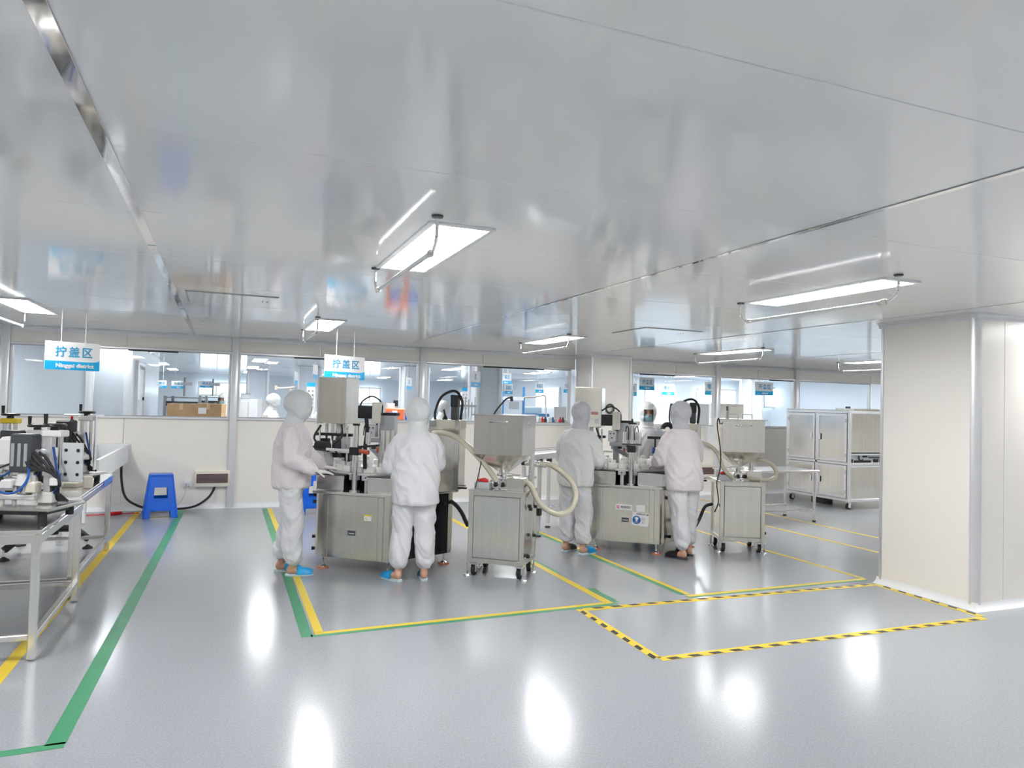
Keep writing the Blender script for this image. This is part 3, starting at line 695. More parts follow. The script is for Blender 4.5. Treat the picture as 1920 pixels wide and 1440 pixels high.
    jar = B().lathe([(.001, .0), (.024, .0), (.026, .006), (.026, .034), (.022, .038), (.001, .038)], (0, 0, 0), 14).mesh('jar', PLAS)
    for k in range(26):
        a = 2*PI*k/26; q = put('bottle_holder', hol, o, (.49*math.cos(a), .03+.49*math.sin(a), .905), a+PI/2)
        put('jar', jar, q, (0, 0, .058))
    L('centre_plate', B().cyl((0, .03, .905), (0, .03, .93), .30, n=32), STEELV)
    L('centre_column', B().cyl((0, .03, .93), (0, .03, 1.30), .07, n=24), STEELV)
    # two stainless bins on the front corners of the table
    for s in (-1, 1):
        bn = L('parts_bin', B().prism([(s*.12, -.63), (s*.40, -.63), (s*.60, -.30), (s*.48, -.18), (s*.17, -.38)][::s], .742, .885, bev=.008), STEELV)
        L('bin_rim', B().prism([(s*.115, -.635), (s*.405, -.635), (s*.605, -.30), (s*.48, -.175), (s*.165, -.375)][::s], .885, .892), BLACK, bn)
    for x in (-.065, .065):
        pd = L('pedestal', B().cyl((x, -.52, .742), (x, -.52, .84), .022, n=14), PLAS)
        L('pedestal_block', B().box((x, -.52, .868), (.085, .06, .056), bev=.004), LGREY, pd)
        L('block_screw', B().cyl((x, -.552, .868), (x, -.548, .868), .008, n=10), BLACK, pd)
    # tall rear tower at the right corner, pump motor on top
    T = V((.66, .10, 0)) if not second else V((.62, .28, 0))
    tw = L('tower', B().box((T.x, T.y, 1.08), (.26, .24, .70), bev=.006), STEEL)
    L('tower_edge', B().box((T.x+.125, T.y-.127, 1.08), (.05, .02, .70), bev=.004), STEELV, tw)
    L('tower_cap', B().box((T.x, T.y, 1.385), (.262, .244, .09), bev=.004), CREAM, tw)
    b = B().box((T.x+.05, T.y, 1.50), (.07, .07, .14), bev=.008); L('pump_motor', b, DGREY, tw)
    L('pump_motor_top', B().box((T.x+.05, T.y, 1.62), (.08, .085, .12), bev=.006), BLACK, tw)
    L('pump_knob', B().cyl((T.x-.05, T.y-.02, 1.43), (T.x-.05, T.y-.02, 1.475), .032, .012, n=14), BLACK, tw)
    L('pump_knob', B().cyl((T.x-.05, T.y-.02, 1.475), (T.x-.065, T.y-.02, 1.53), .010, n=8), BLACK, tw)
    L('cable_loop', B().tube([(T.x+.11, T.y, 1.43), (T.x+.12, T.y, 1.62), (T.x+.04, T.y, 1.72), (T.x-.1, T.y, 1.66), (T.x-.15, T.y-.04, 1.5), (T.x-.13, T.y-.06, 1.38)], .014, 8), RUBBER, tw)
    L('hose_valve', B().cyl((T.x-.12, T.y-.12, 1.33), (T.x-.12, T.y-.2, 1.33), .035, n=14), CHROME, tw)
    L('hose_valve', B().box((T.x-.13, T.y-.15, 1.385), (.06, .05, .07), bev=.006), GREY, tw)
    L('side_bracket', B().box((T.x+.15, T.y-.1, .76), (.16, .03, .018), bev=.004), BLACK, tw)
    L('side_bracket', B().box((T.x+.17, T.y-.1, .785), (.10, .02, .014), bev=.004), GREY, tw)
    # filling head cabinet over the turntable with its nozzles
    C = V((-.60, .10, 0)) if not second else V((-.56, .14, 0))
    L('head_post', B().box((C.x-.02, C.y+.12, 1.05), (.09, .09, .62), bev=.004), STEELV)
    hc = L('head_cabinet', B().box((C.x, C.y, 1.592), (.33, .28, .485), bev=.006), STEEL)
    L('cabinet_edge', B().box((C.x-.164, C.y-.13, 1.592), (.012, .03, .495)), ALU, hc)
    if second:
        L('red_plate', B().box((C.x+.06, C.y-.1415, 1.52), (.13, .003, .035)), mat('faded_red_print', (.55, .25, .2), .5), hc)
        L('paper_label', B().box((C.x+.11, C.y-.1415, 1.42), (.045, .003, .05)), SIGNW, hc)
    for k in range(4):
        x = C.x-.10+.07*k
        nz = L('nozzle', B().cyl((x, C.y-.05, 1.24), (x, C.y-.05, 1.35), .018, n=12), CHROME if k % 2 else PLAS)
        L('nozzle_tip', B().cyl((x, C.y-.05, 1.17), (x, C.y-.05, 1.24), .008, .016, n=10), DGREY, nz)
    L('nozzle_bar', B().box((C.x+.0, C.y-.05, 1.235), (.42, .07, .03), bev=.004), BLACK)
    L('lower_bar', B().box((C.x+.06, C.y-.12, 1.06), (.5, .03, .02), bev=.003), ALU)
    for x, z, sx, sz, m in ((-.12, 1.14, .08, .10, BLACK), (.03, 1.13, .10, .09, DGREY), (.12, 1.15, .07, .13, LGREY), (-.02, 1.03, .12, .07, BLACK), (.14, 1.01, .09, .10, BLACK), (-.1, .99, .05, .10, PLAS)):
        L('actuator', B().box((C.x+x, C.y-.06+.02*z, z), (sx, .08, sz), bev=.006), m)
    for x in (-.15, .17): L('guide_rod', B().cyl((C.x+x, C.y-.1, .93), (C.x+x, C.y-.1, 1.33), .011, n=10), CHROME)
    tag(L('cable_bundle', B().tube([(C.x-.14, C.y-.1, 1.33), (C.x-.18, C.y-.16, 1.2), (C.x-.1, C.y-.17, 1.1), (C.x-.12, C.y-.12, .95)], .012, 6).tube([(C.x+.1, C.y-.1, 1.34), (C.x+.15, C.y-.18, 1.22), (C.x+.05, C.y-.17, 1.12), (C.x+.1, C.y-.1, 1.0)], .009, 6), RUBBER), kind='stuff')
    # front post
    fx = .045 if second else -.03
    po = L('front_post', B().cyl((fx, -.585, .742), (fx, -.585, 1.36 if not second else 1.40), .027, n=18), CHROME)
    L('post_flange', B().cyl((fx, -.585, .742), (fx, -.585, .757), .05, n=18), CHROME, po)
    L('post_clamp', B().box((fx, -.585, 1.12 if not second else 1.14), (.095, .09, .075), bev=.008), BLACK, po)
    if second:
        hw = L('hand_wheel', B().cyl((fx, -.585, 1.415), (fx, -.585, 1.43), .045, n=18), BLACK, po)
        L('wheel_grip', B().cyl((fx, -.585, 1.43), (fx, -.585, 1.475), .010, .008, n=8), BLACK, po)
        L('plate', B().box((fx, -.585, 1.19), (.21, .07, .014), bev=.003), DGREY, po)
        for s in (-1, 1):
            L('air_cylinder', B().cyl((fx+s*.075, -.585, 1.20), (fx+s*.075, -.585, 1.33), .03, n=16), CHROME, po)
            L('air_hose', B().tube([(fx+s*.07, -.585, 1.33), (fx+s*.06, -.6, 1.39), (fx+s*.035, -.61, 1.36), (fx+s*.035, -.62, 1.24)], .006, 6), RUBBER, po)
    else:
        L('clamp_handle', B().cyl((fx+.05, -.60, 1.125), (fx+.15, -.62, 1.115), .018, .022, n=12), mat('orange_red_handle', (.60, .12, .06), .4), po)
        L('arm', B().bar((fx-.05, -.58, 1.12), (fx-.35, -.5, 1.12), .024, .024), ALU, po)
        L('arm', B().bar((fx+.03, -.57, 1.16), (fx+.22, -.54, 1.18), .05, .02), BLACK, po)
        L('air_cylinder', B().cyl((fx+.11, -.55, 1.19), (fx+.11, -.55, 1.30), .025, n=14), CHROME, po)
        L('air_hose', B().tube([(fx+.11, -.55, 1.30), (fx+.105, -.55, 1.36), (fx+.07, -.55, 1.36), (fx+.06, -.55, 1.27)], .006, 6), RUBBER, po)
        L('post_cap', B().cyl((fx, -.585, 1.36), (fx, -.585, 1.38), .034, n=16), BLACK, po)
        tag(L('cable_bundle', B().tube([(fx+.06, -.50, 1.43), (fx+.07, -.5, 1.3), (fx+.055, -.5, 1.15), (fx+.06, -.5, .95)], .02, 8), RUBBER, po), kind='stuff')
    # capping station: black motor, steel cover, grey panel, toggle arm, cable loop
    K = V((-.195, .15, -.02)) if not second else V((-.29, .15, -.06))
    L('station_post', B().box((K.x+.05, K.y+.1, 1.15+K.z), (.07, .07, .5), bev=.004), LGREY)
    L('station_panel', B().box((K.x+.16, K.y, 1.34+K.z), (.16, .09, .27), bev=.004), LGREY)
    L('station_panel_cap', B().box((K.x+.16, K.y, 1.485+K.z), (.20, .1, .03), bev=.004), BLACK)
    L('station_panel_foot', B().box((K.x+.22, K.y, 1.20+K.z), (.12, .09, .04), bev=.004), DGREY)
    L('motor', B().box((K.x-.06, K.y-.07, 1.50+K.z), (.16, .12, .135), bev=.008), BLACK)
    L('motor_cover', B().box((K.x+.075, K.y-.075, 1.495+K.z), (.10, .12, .22), bev=.004), STEEL)
    L('cable_loop', B().tube([(K.x-.13, K.y-.08, 1.5+K.z), (K.x-.12, K.y-.08, 1.6+K.z), (K.x-.0, K.y-.09, 1.665+K.z), (K.x+.11, K.y-.09, 1.6+K.z), (K.x+.12, K.y-.1, 1.48+K.z), (K.x+.07, K.y-.12, 1.36+K.z)], .009, 8), RUBBER)
    L('slide_block', B().box((K.x+.03, K.y-.11, 1.31+K.z), (.10, .07, .13), bev=.006), LGREY)
    for dx, dz in ((-.02, .03), (.02, .03), (.0, -.02)): L('screw', B().cyl((K.x+.03+dx, K.y-.147, 1.31+dz+K.z), (K.x+.03+dx, K.y-.143, 1.31+dz+K.z), .009, n=8), BLACK)
    L('slide_rail', B().box((K.x+.10, K.y-.11, 1.215+K.z), (.20, .06, .045), bev=.005), GREY)
    L('toggle_arm', B().tube([(K.x+.14, K.y-.12, 1.22+K.z), (K.x+.2, K.y-.14, 1.17+K.z), (K.x+.26, K.y-.15, 1.13+K.z)], .016, 8), GREY)
    L('toggle_grip', B().cyl((K.x+.26, K.y-.15, 1.13+K.z), (K.x+.29, K.y-.155, 1.11+K.z), .02, n=12), BLACK)
    # outfeed chute over the turntable edge on the right
    ch = L('chute', B().slab([(-.30, .26, 1.09), (.0, -.02, .985), (.04, .03, .985), (-.26, .31, 1.09)], .012), LGREY)
    L('chute_side', B().slab([(-.30, .255, 1.13), (.0, -.025, 1.02), (.0, -.025, .97), (-.30, .255, 1.08)], .008), GREY)
    L('chute_sensor', B().box((-.18, .12, 1.11), (.05, .05, .03), bev=.006), BLACK)
    L('chute_sensor', B().cyl((-.12, .07, 1.06), (-.12, .07, 1.12), .014, n=10), ORANGE)
    # vibrating feeder trough on the left
    G = V((-.69, -.05, 0))
    if not second:
        fb = L('feeder_trough', B().rings([[(G.x-.17, G.y-.11, 1.12), (G.x+.07, G.y-.11, 1.10), (G.x+.07, G.y+.11, 1.10), (G.x-.17, G.y+.11, 1.12)][::-1], [(G.x-.05, G.y-.08, .93), (G.x+.10, G.y-.08, .91), (G.x+.10, G.y+.08, .91), (G.x-.05, G.y+.08, .93)][::-1]]), PLAS)
        L('trough_edge', B().bar((G.x-.19, G.y-.115, 1.125), (G.x+.08, G.y-.115, 1.105), .02, .02), BLACK, fb)
        L('trough_edge', B().bar((G.x-.175, G.y-.11, 1.12), (G.x-.055, G.y-.085, .93), .014, .014), BLACK, fb)
        L('feeder_motor', B().cyl((G.x+.03, G.y-.16, 1.13), (G.x+.17, G.y-.17, 1.12), .05, n=16), BLACK)
        L('feeder_stand', B().box((G.x+.12, G.y, .83), (.05, .12, .18), bev=.004), GREY)
    else:
        L('vibration_bowl', B().cyl((G.x+.2, G.y+.05, .93), (G.x+.2, G.y+.05, 1.0), .09, n=20), STEELV)
        L('bowl_motor', B().box((G.x+.22, G.y+.02, 1.08), (.1, .09, .16), bev=.008), DGREY)
        # right hand station with navy syringe pump
        Q = V((.42, -.05, 0))
        L('station_post', B().box((Q.x+.1, Q.y+.1, 1.1), (.06, .06, .4), bev=.004), LGREY)
        L('station_head', B().box((Q.x+.10, Q.y, 1.42), (.09, .08, .2), bev=.006), LGREY)
        L('station_motor', B().box((Q.x+.06, Q.y-.07, 1.50), (.045, .05, .17), bev=.006), BLACK)
        L('station_elbow', B().torus((Q.x-.02, Q.y-.06, 1.36), .055, .028, 'Y', 14, 10, 0, PI), BLACK)
        L('station_arm', B().box((Q.x-.10, Q.y-.05, 1.255), (.3, .05, .03), bev=.004), BLACK)
        L('station_plate', B().box((Q.x-.09, Q.y-.03, 1.30), (.18, .04, .07), bev=.004), LGREY)
        L('pump_rod', B().cyl((Q.x-.16, Q.y-.05, 1.12), (Q.x-.16, Q.y-.05, 1.25), .010, n=8), BLACK)
        L('pump_bulb', B().cyl((Q.x-.16, Q.y-.05, 1.07), (Q.x-.16, Q.y-.05, 1.14), .04, .034, n=14), NAVY)
        L('cable_loop', B().tube([(Q.x+.05, Q.y-.1, 1.58), (Q.x+.02, Q.y-.1, 1.66), (Q.x+.0, Q.y-.1, 1.5), (Q.x+.02, Q.y-.1, 1.4)], .009, 6), RUBBER)
    return o
m1 = machine('left rotary filling machine with a glossy black side panel and yellow warning sticker', (1.545, 7.275), rad(-37), True, False)
m2 = machine('right rotary filling machine with notice sheet and maker\'s plate on its front', (4.555, 7.39), rad(-38), False, True)

# ---------------------------------------------------------------- hopper carts
def cart(label, hlabel, loc, rz, w, d, flip, hz=0.):
    o = thing('hopper_cart', label, 'cart', (*loc, 0), rz)
    L = lambda name, b, m, par=o, **k: b.build(name, m, par, True, **k)
    z0, z1 = .125, .79
    L('body', B().box((0, 0, (z0+z1)/2), (w-.03, d-.03, z1-z0-.02), bev=.004), STEELV)
    for sx in (-1, 1):
        for sy in (-1, 1): L('frame_post', B().box((sx*(w/2-.022), sy*(d/2-.022), (z0+z1)/2), (.044, .044, z1-z0), bev=.003), STEEL)
    for sy in (-1, 1):
        for z in (z0+.022, z1-.022): L('frame_rail', B().box((0, sy*(d/2-.022), z), (w-.088, .044, .044), bev=.003), STEEL)
    for sx in (-1, 1):
        for z in (z0+.022, z1-.022): L('frame_rail', B().box((sx*(w/2-.022), 0, z), (.044, d-.088, .044), bev=.003), STEEL)
    L('door_gap', B().box((0, -d/2+.0125, (z0+z1)/2), (w-.092, .006, z1-z0-.092)), GREYLINE)
    L('door', B().box((0, -d/2+.006, (z0+z1)/2), (w-.102, .012, z1-z0-.102), bev=.002), STEELV)
    L('top_plate', B().box((0, 0, z1+.004), (w+.012, d+.012, .012), bev=.003), STEELV)
    for x, y, z in ((1, -.1, .66), (1, -.06, .63), (1, .12, .63), (1, -.12, .2), (1, .1, .36), (1, -.16, .22)):
        L('knob', B().cyl((x*w/2, y*d/.44, z), (x*(w/2+.03), y*d/.44, z), .016, n=12), BLACK)
    for sx in (-1, 1):
        for sy in (-1, 1):
            x, y = sx*(w/2-.05), sy*(d/2-.05)
            c = L('caster', B().box((x, y, z0-.012), (.07, .07, .01)), CHROME)
            L('fork', B().box((x-.022, y, .075), (.006, .05, .08), bev=.002).box((x+.022, y, .075), (.006, .05, .08), bev=.002).box((x, y, .112), (.05, .05, .008)), CHROME, c)
            L('wheel', B().cyl((x-.016, y+.012, .046), (x+.016, y+.012, .046), .046, n=24), RUBBER, c)
            L('hub', B().cyl((x-.019, y+.012, .046), (x+.019, y+.012, .046), .020, n=14), PLAS, c)
            L('jack_screw', B().cyl((x+sx*.055, y-.03, .012), (x+sx*.055, y-.03, .115), .009, n=8), CHROME, c)
            L('jack_foot', B().cyl((x+sx*.055, y-.03, 0), (x+sx*.055, y-.03, .014), .034, .03, n=14), CHROME, c)
    # valve block and pipes on the top plate
    f = -1 if flip else 1
    L('pump_body', B().box((-.02*f, -.06, .845), (.18, .09, .08), bev=.01), CHROME)
    for x in (-.08, -.02, .05): L('pump_clamp', B().torus((x*f, -.06, .85), .045, .009, 'X', 18, 8), CHROME)
    for x in (-.05, .02): L('pump_screw', B().cyl((x*f, -.13, .83), (x*f, -.11, .86), .014, n=10), BLACK)
    L('valve', B().cyl((0, -.02, .84), (0, -.02, .955), .028, n=16), CHROME)
    L('valve', B().cyl((-.06*f, -.02, .93), (.1*f, -.02, .93), .016, n=12), CHROME)
    L('valve_handle', B().box((.13*f, -.03, .935), (.08, .02, .012), bev=.003), CHROME)
    L('gear_box', B().box((.15, -.07, .855), (.17, .16, .115), bev=.005), STEEL)
    tr = L('tray', B().box((-.17, -.10, .83), (.15, .12, .065), bev=.004), LGREY)
    # hopper
    h = .36; s = .235; zb = 1.13
    L('hopper_leg', B().cyl((s-.02, .2*d/.44, .79), (s-.02, .2*d/.44, 1.14), .03, n=16), CHROME)
    L('hopper_arm', B().bar((s-.02, .2*d/.44, 1.10), (.1, .05, 1.05), .03, .03), CHROME)
    for z in (.90, 1.02): L('leg_clamp', B().cyl((s-.07, .2*d/.44, z), (s+.03, .2*d/.44, z), .012, n=10), CHROME)
    hp_ = L('hopper', B().rings([[(s*a, s*b, z) for a, b in ((-1, -1), (1, -1), (1, 1), (-1, 1))] for z in (zb, zb+h)]), STEELV, flat=True)
    L('hopper_cone', B().rings([[(r*a, r*b, z) for a, b in ((-1, -1), (1, -1), (1, 1), (-1, 1))] for r, z in ((.028, .945), (s-.001, zb-.001))]), STEEL, flat=True)
    L('cone_rim', B().torus((0, 0, .95), .036, .010, 'Z', 18, 8), CHROME)
    ld = L('lid', B().box((0, 0, zb+h+.006), (2*s+.05, 2*s+.05, .012), bev=.003), STEELV)
    L('front_handle', B().tube([(-.08, -s, zb+h-.055), (-.08, -s-.035, zb+h-.055), (-.06, -s-.045, zb+h-.055), (.06, -s-.045, zb+h-.055), (.08, -s-.035, zb+h-.055), (.08, -s, zb+h-.055)], .008, 8, smooth=False), CHROME)
    for z in (zb+h-.06, zb+h-.10): L('side_slot', B().box((s, -.02, z), (.006, .1, .022), bev=.002), LGREY)
    if flip:
        for x in (-.06, .1):
            L('lid_handle', B().tube([(x-.055, 0, zb+h+.01), (x-.055, 0, zb+h+.065), (x+.055, 0, zb+h+.065), (x+.055, 0, zb+h+.01)], .006, 8, smooth=False), CHROME, ld)
        L('level_sensor', B().box((-.13, 0, zb+h+.08), (.03, .04, .16), bev=.005), LGREY, ld)
        L('sensor_plug', B().box((-.14, -.02, zb+h+.13), (.012, .012, .05)), BLACK, ld)
    else:
        L('lid_cable', B().tube([(-.12, 0, zb+h+.01), (-.08, 0, zb+h+.07), (.0, 0, zb+h+.16), (.05, 0, zb+h+.175)], .008, 8), RUBBER, ld)
        L('cable_plug', B().cyl((.05, 0, zb+h+.185), (.055, 0, zb+h+.14), .015, n=10), BLACK, ld)
    tag(L('seal_tag', B().box((-.2, -.02, .82), (.02, .02, .02)), RED), None)
    g = B()
    for k in range(7):
        a = k*.9; g.ball((-.17+.045*math.cos(a)*(.4+.1*k), -.10+.03*math.sin(a), .872+.006*(k % 3)), (.03, .022, .014), 10)
    me = skinned(g.bm, 'rag', RED, .006, 2)
    rg = obj('rag', me, None); rg.location = o.location; rg.rotation_euler = o.rotation_euler
    tag(rg, hlabel, 'cloth')
    return o
c1 = cart('stainless hopper cart between the two filling machines', 'crumpled red rag in the tray of the left hopper cart', (2.50, 6.36), rad(-38), .54, .45, False)
c2 = cart('stainless hopper cart with two lid handles, right of the second machine', 'crumpled red rag in the tray of the right hopper cart', (5.56, 6.74), rad(-25), .50, .48, True)
def ghose(label, pts, r=.028):
    o = tag(B().tube(pts, r, 12, 8).build('transfer_hose', HOSE), label, 'hose'); return o
D1 = 6.84
ghose('translucent cream hose from the left hopper cart up to the tower of the left machine', [px(936, 908, 6.75), px(928, 897, 6.74), px(905, 866, 6.72), px(872, 832, 6.75), px(850, 817, 6.85), px(828, 811, 6.98), px(812, 812, 7.05)], .026)
ghose('translucent cream hose looping from pipe to pump of the left hopper cart', [px(1012, 871, 6.95), px(1030, 871, 6.93), px(1052, 884, 6.88), px(1073, 905, 6.82), px(1080, 932, 6.78), px(1070, 955, 6.74), px(1050, 964, 6.70), px(1025, 955, 6.68), px(1008, 938, 6.68), px(996, 912, 6.70), px(985, 902, 6.72), px(972, 900, 6.74)], .027)
f = tag(B().cyl(px(994, 869, 7.0), px(1024, 872, 6.94), .03, n=16).build('hose_coupling', CHROME), 'steel coupling at the hose end beside the left hopper', 'coupling')
B().torus((0, 0, 0), .033, .008, 'X', 16, 8).build('clamp_ring', CHROME, f).data.transform(Matrix.Translation(px(1012, 871, 6.96)))
B().cyl(px(986, 869, 7.05), px(1000, 869.5, 6.98), .022, n=12).build('pipe_stub', CHROME, f)
ghose('translucent cream hose hanging right of the second hopper cart', [px(1398, 864, 8.25), px(1424, 861, 8.3), px(1443, 868, 8.3), px(1455, 882, 8.28), px(1454, 894, 8.25), px(1440, 900, 8.2), px(1420, 899, 8.15), px(1404, 897, 8.12)], .024)
ghose('translucent cream hose between the second machine and its hopper cart', [px(1375, 898, 8.15), px(1358, 880, 8.15), px(1345, 850, 8.2), px(1330, 835, 8.25), px(1310, 828, 8.3)], .022)
tag(B().tube([px(1350, 795, 8.2), px(1347, 784, 8.1), px(1345, 800, 8.06), px(1351, 845, 8.0), px(1350, 880, 7.98), px(1344, 905, 7.95), px(1347, 940, 7.98), px(1340, 960, 8.0)], .007, 6).build('sensor_cable', RUBBER), 'thin black cable hanging down the left side of the right hopper', 'cable')
tag(B().tube([px(899, 850, 6.75), px(902, 865, 6.7), px(896, 895, 6.68), px(891, 915, 6.68)], .005, 6).build('sensor_cable', RUBBER), 'thin black cable hanging down the left side of the left hopper', 'cable')
tag(B().tube([px(843, 938, 7.15), px(856, 948, 7.0), px(866, 962, 6.92), px(872, 975, 6.85), px(877, 985, 6.8)], .02, 8).build('corrugated_cable', RUBBER), 'thick black cable between left machine and left hopper cart', 'cable')
tag(B().tube([px(1305, 985, 7.9), px(1312, 972, 8.2), px(1322, 950, 8.3), px(1335, 945, 8.35)], .018, 8).build('corrugated_cable', RUBBER), 'thick black cable between right machine and right hopper cart', 'cable')
# ---------------------------------------------------------------- blue plastic stools
def stool(label, loc, rz, h=.50, n_stack=2):
    o = thing('plastic_stool', label, 'stool', (*loc, 0), rz)
    L = lambda name, b, m, par=o, **k: b.build(name, m, par, True, **k)
    t, bt = .13, .20
    def P(sx, sy, z): r = bt+(t-bt)*z/h; return V((sx*r, sy*r, z))
    L('seat', B().box((0, 0, h-.012), (2*t+.03, 2*t+.03, .03), bev=.012, seg=2), BLUE)
    for k in range(4):
        R = Matrix.Rotation(PI/2*k, 4, 'Z')
        def side(z0, z1, u0, u1, th=.008, out=0.):
            r0, r1 = bt+(t-bt)*z0/h+out, bt+(t-bt)*z1/h+out
            return [R @ V((u0*r0, -r0, z0)), R @ V((u1*r0, -r0, z0)), R @ V((u1*r1, -r1, z1)), R @ V((u0*r1, -r1, z1))]
        L('side_panel', B().slab(side(.395, h-.005, -1, 1), .008), BLUE)
        L('side_rail', B().slab(side(.09, .255, -1, 1), .008), BLUE)
        for z in (.10, .235): L('ridge', B().slab(side(z, z+.014, -1, 1, out=.006), .012), BLUE)
        for s in (-1, 1): L('side_post', B().slab(side(.25, .40, *((-1, -.5) if s < 0 else (.5, 1))), .008), BLUE)
        a, b = side(0, .09, -1, -.62), side(0, .09, .62, 1)
        L('leg', B().slab(a, .012), BLUE); L('leg', B().slab(b, .012), BLUE)
        e0, e1 = R @ P(-1, -1, 0), R @ P(-1, -1, h-.02)
        L('corner_edge', B().bar(e0+V((0, 0, .004)), e1, .022, .022, bev=.006), BLUE)
    return o
stool('bright blue plastic stool by the wall between the two tape lines', (-.735, 10.53), rad(6), .56)
stool('blue plastic stool half hidden behind the person in profile', (1.20, 10.40), rad(4), .56)

# ---------------------------------------------------------------- steel benches on the left with their capping machines
FILM = mat('blue_protective_film', (.08, .22, .75), .3)
def bench(label, x0, x1, y0, y1, h, film=False, mid=False):
    o = thing('steel_bench', label, 'bench', ((x0+x1)/2, (y0+y1)/2, 0))
    B().box(((x0+x1)/2, (y0+y1)/2, h-.012), (x1-x0, y1-y0, .024), bev=.004).build('top', STEELV, o)
    for x, n in ((x0+.02, 0), (x1-.012, 1)): B().box((x, (y0+y1)/2, h-.052), (.024, y1-y0-.02, .055), bev=.003).build('apron', STEELV, o)
    for y in (y0+.012, y1-.012): B().box(((x0+x1)/2, y, h-.052), (x1-x0-.06, .024, .055), bev=.003).build('apron', STEELV, o)
    if film: B().box((x1+.002, y1-.32, h-.03), (.004, .55, .05)).build('protective_film', FILM, o)
    for x in (x0+.03, x1-.03):
        for y in (y0+.03, y1-.03):
            B().box((x, y, (h-.02)/2), (.045, .045, h-.03), bev=.005).build('leg', STEELV, o)
    for x in (x0+.03, x1-.03): B().box((x, (y0+y1)/2, .14), (.04, y1-y0-.1, .035), bev=.004).build('stretcher', STEELV, o)
    for y in (y0+.03, y1-.03): B().box(((x0+x1)/2, y, .14), (x1-x0-.1, .04, .035), bev=.004).build('stretcher', STEELV, o)
    return o
bench('near steel bench at the left frame edge', -2.3, -.98, 5.02, 6.40, .775)
bench('far steel bench on the left with a strip of blue film', -2.3, -1.03, 6.44, 8.36, .775, True)

def capper(label, loc, rz, motor=DGREY, tall=.50, col2=False, plate=False, head=PLAS):
    """a bench capping machine: base plate, column with hand wheel, motor, cap head, hoses"""
    o = thing('capping_machine', label, 'machine', loc, rz)
    L = lambda name, b, m, par=o, **k: b.build(name, m, par, True, **k)
    L('base_plate', B().box((0, 0, .075), (.62, .40, .022), bev=.006), STEELV)
    for x in (-.24, .24):
        for y in (-.14, .14): L('foot', B().cyl((x, y, 0), (x, y, .066), .025, n=12), RUBBER)
    L('base_skirt', B().box((0, .0, .05), (.5, .30, .03)), DGREY)
    L('column_socket', B().box((.16, .03, .125), (.10, .10, .08), bev=.012), PLAS)
    L('column', B().box((.16, .03, .16+tall/2), (.045, .055, tall), bev=.006), ALU)
    L('column', B().cyl((.215, .05, .16), (.215, .05, .16+tall), .016, n=14), CHROME)
    L('column_head', B().box((.185, .04, .17+tall), (.13, .10, .045), bev=.008), head)
    hw = L('hand_wheel', B().torus((.185, .03, .225+tall), .06, .011, 'Z', 22, 8), BLACK)
    L('wheel_hub', B().cyl((.185, .03, .19+tall), (.185, .03, .235+tall), .028, .022, n=14), BLACK, hw)
    L('wheel_spoke', B().box((.185, .03, .225+tall), (.12, .022, .012)), BLACK, hw)
    L('wheel_grip', B().cyl((.135, .01, .225+tall), (.135, .01, .30+tall), .011, .014, n=10), BLACK, hw)
    mt = L('motor', B().box((.03, -.02, .20+tall*.58), (.14, .12, .25), bev=.012), motor)
    for k in range(3): L('motor_rib', B().box((-.012+.042*k, -.082, .19+tall*.58), (.022, .006, .15), bev=.002), GREY if motor is DGREY else DGREY, mt)
    L('motor_bracket', B().box((.10, .01, .22+tall*.55), (.10, .08, .03), bev=.004), ALU)
    L('gear_case', B().box((-.1, .06, .21+tall*.55), (.15, .12, .20), bev=.02), PLAS)
    L('cap_head', B().cyl((.03, -.02, .21), (.03, -.02, .30), .05, .035, n=18), PLAS)
    L('cap_chuck', B().cyl((.03, -.02, .155), (.03, -.02, .21), .032, n=16), CHROME)
    L('clamp_block', B().box((-.06, -.03, .215), (.09, .08, .06), bev=.008), PLAS)
    L('clamp_block', B().box((.11, -.05, .20), (.07, .08, .07), bev=.008), CREAM)
    L('guide_rail', B().box((-.03, -.03, .13), (.30, .05, .03), bev=.004), PLAS)
    for x in (-.1, -.02): L('guide_pin', B().cyl((x, -.03, .086), (x, -.03, .2), .013, n=10), PLAS)
    L('sensor', B().box((.245, -.05, .24), (.05, .05, .05), rz=.5, bev=.006), SIGNW)
    L('air_fitting', B().cyl((-.13, -.06, .25), (-.09, -.06, .25), .018, n=10), BLACK)
    L('air_hose', B().tube([(.09, -.07, .36), (.10, -.09, .26), (.05, -.11, .18), (-.03, -.11, .165), (-.10, -.10, .20), (-.13, -.07, .26)], .008, 6), TUBEB)
    L('air_hose', B().tube([(.2, .0, .46), (.25, -.04, .34), (.27, -.03, .24), (.2, .02, .15)], .008, 6), NAVY)
    for q in range(5):
        a = q*.7
        L('cable', B().tube([(.02+.03*q, -.05, .24+tall*.5), (.12+.02*q, -.09+.01*q, .33+.012*q), (.24+.012*q, -.05, .30-.02*q), (.25-.02*q, -.01+.012*q, .20), (.20+.02*q, .05, .10)], .0085, 6), RUBBER)
    L('cable', B().tube([(-.02, -.06, .20+tall*.42), (-.13, -.08, .30), (-.09, -.06, .25)], .006, 6), RUBBER)
    if plate:
        L('drilled_plate', B().box((.30, .05, .36), (.14, .016, .26), bev=.003), LGREY)
        for z in (.28, .36, .44):
            for x in (.26, .34): L('bolt', B().cyl((x, .038, z), (x, .043, z), .011, n=10), BLACK)
    if col2:
        L('rear_frame', B().box((.27, .03, .36), (.016, .022, .5), bev=.003), ALU)
        L('rear_frame', B().box((.13, .08, .615), (.30, .14, .02), bev=.003), ALU)
        for x in (-.04, .03, .10, .17): L('bottle_guide', B().cyl((x, -.1, .09), (x, -.1, .19), .018, n=12), CHROME)
        L('guide_bar', B().box((.07, -.1, .235), (.36, .03, .03), bev=.004), PLAS)
        L('guide_bar', B().box((.07, -.12, .17), (.34, .02, .014), bev=.003), LGREY)
    return o
bz = .775
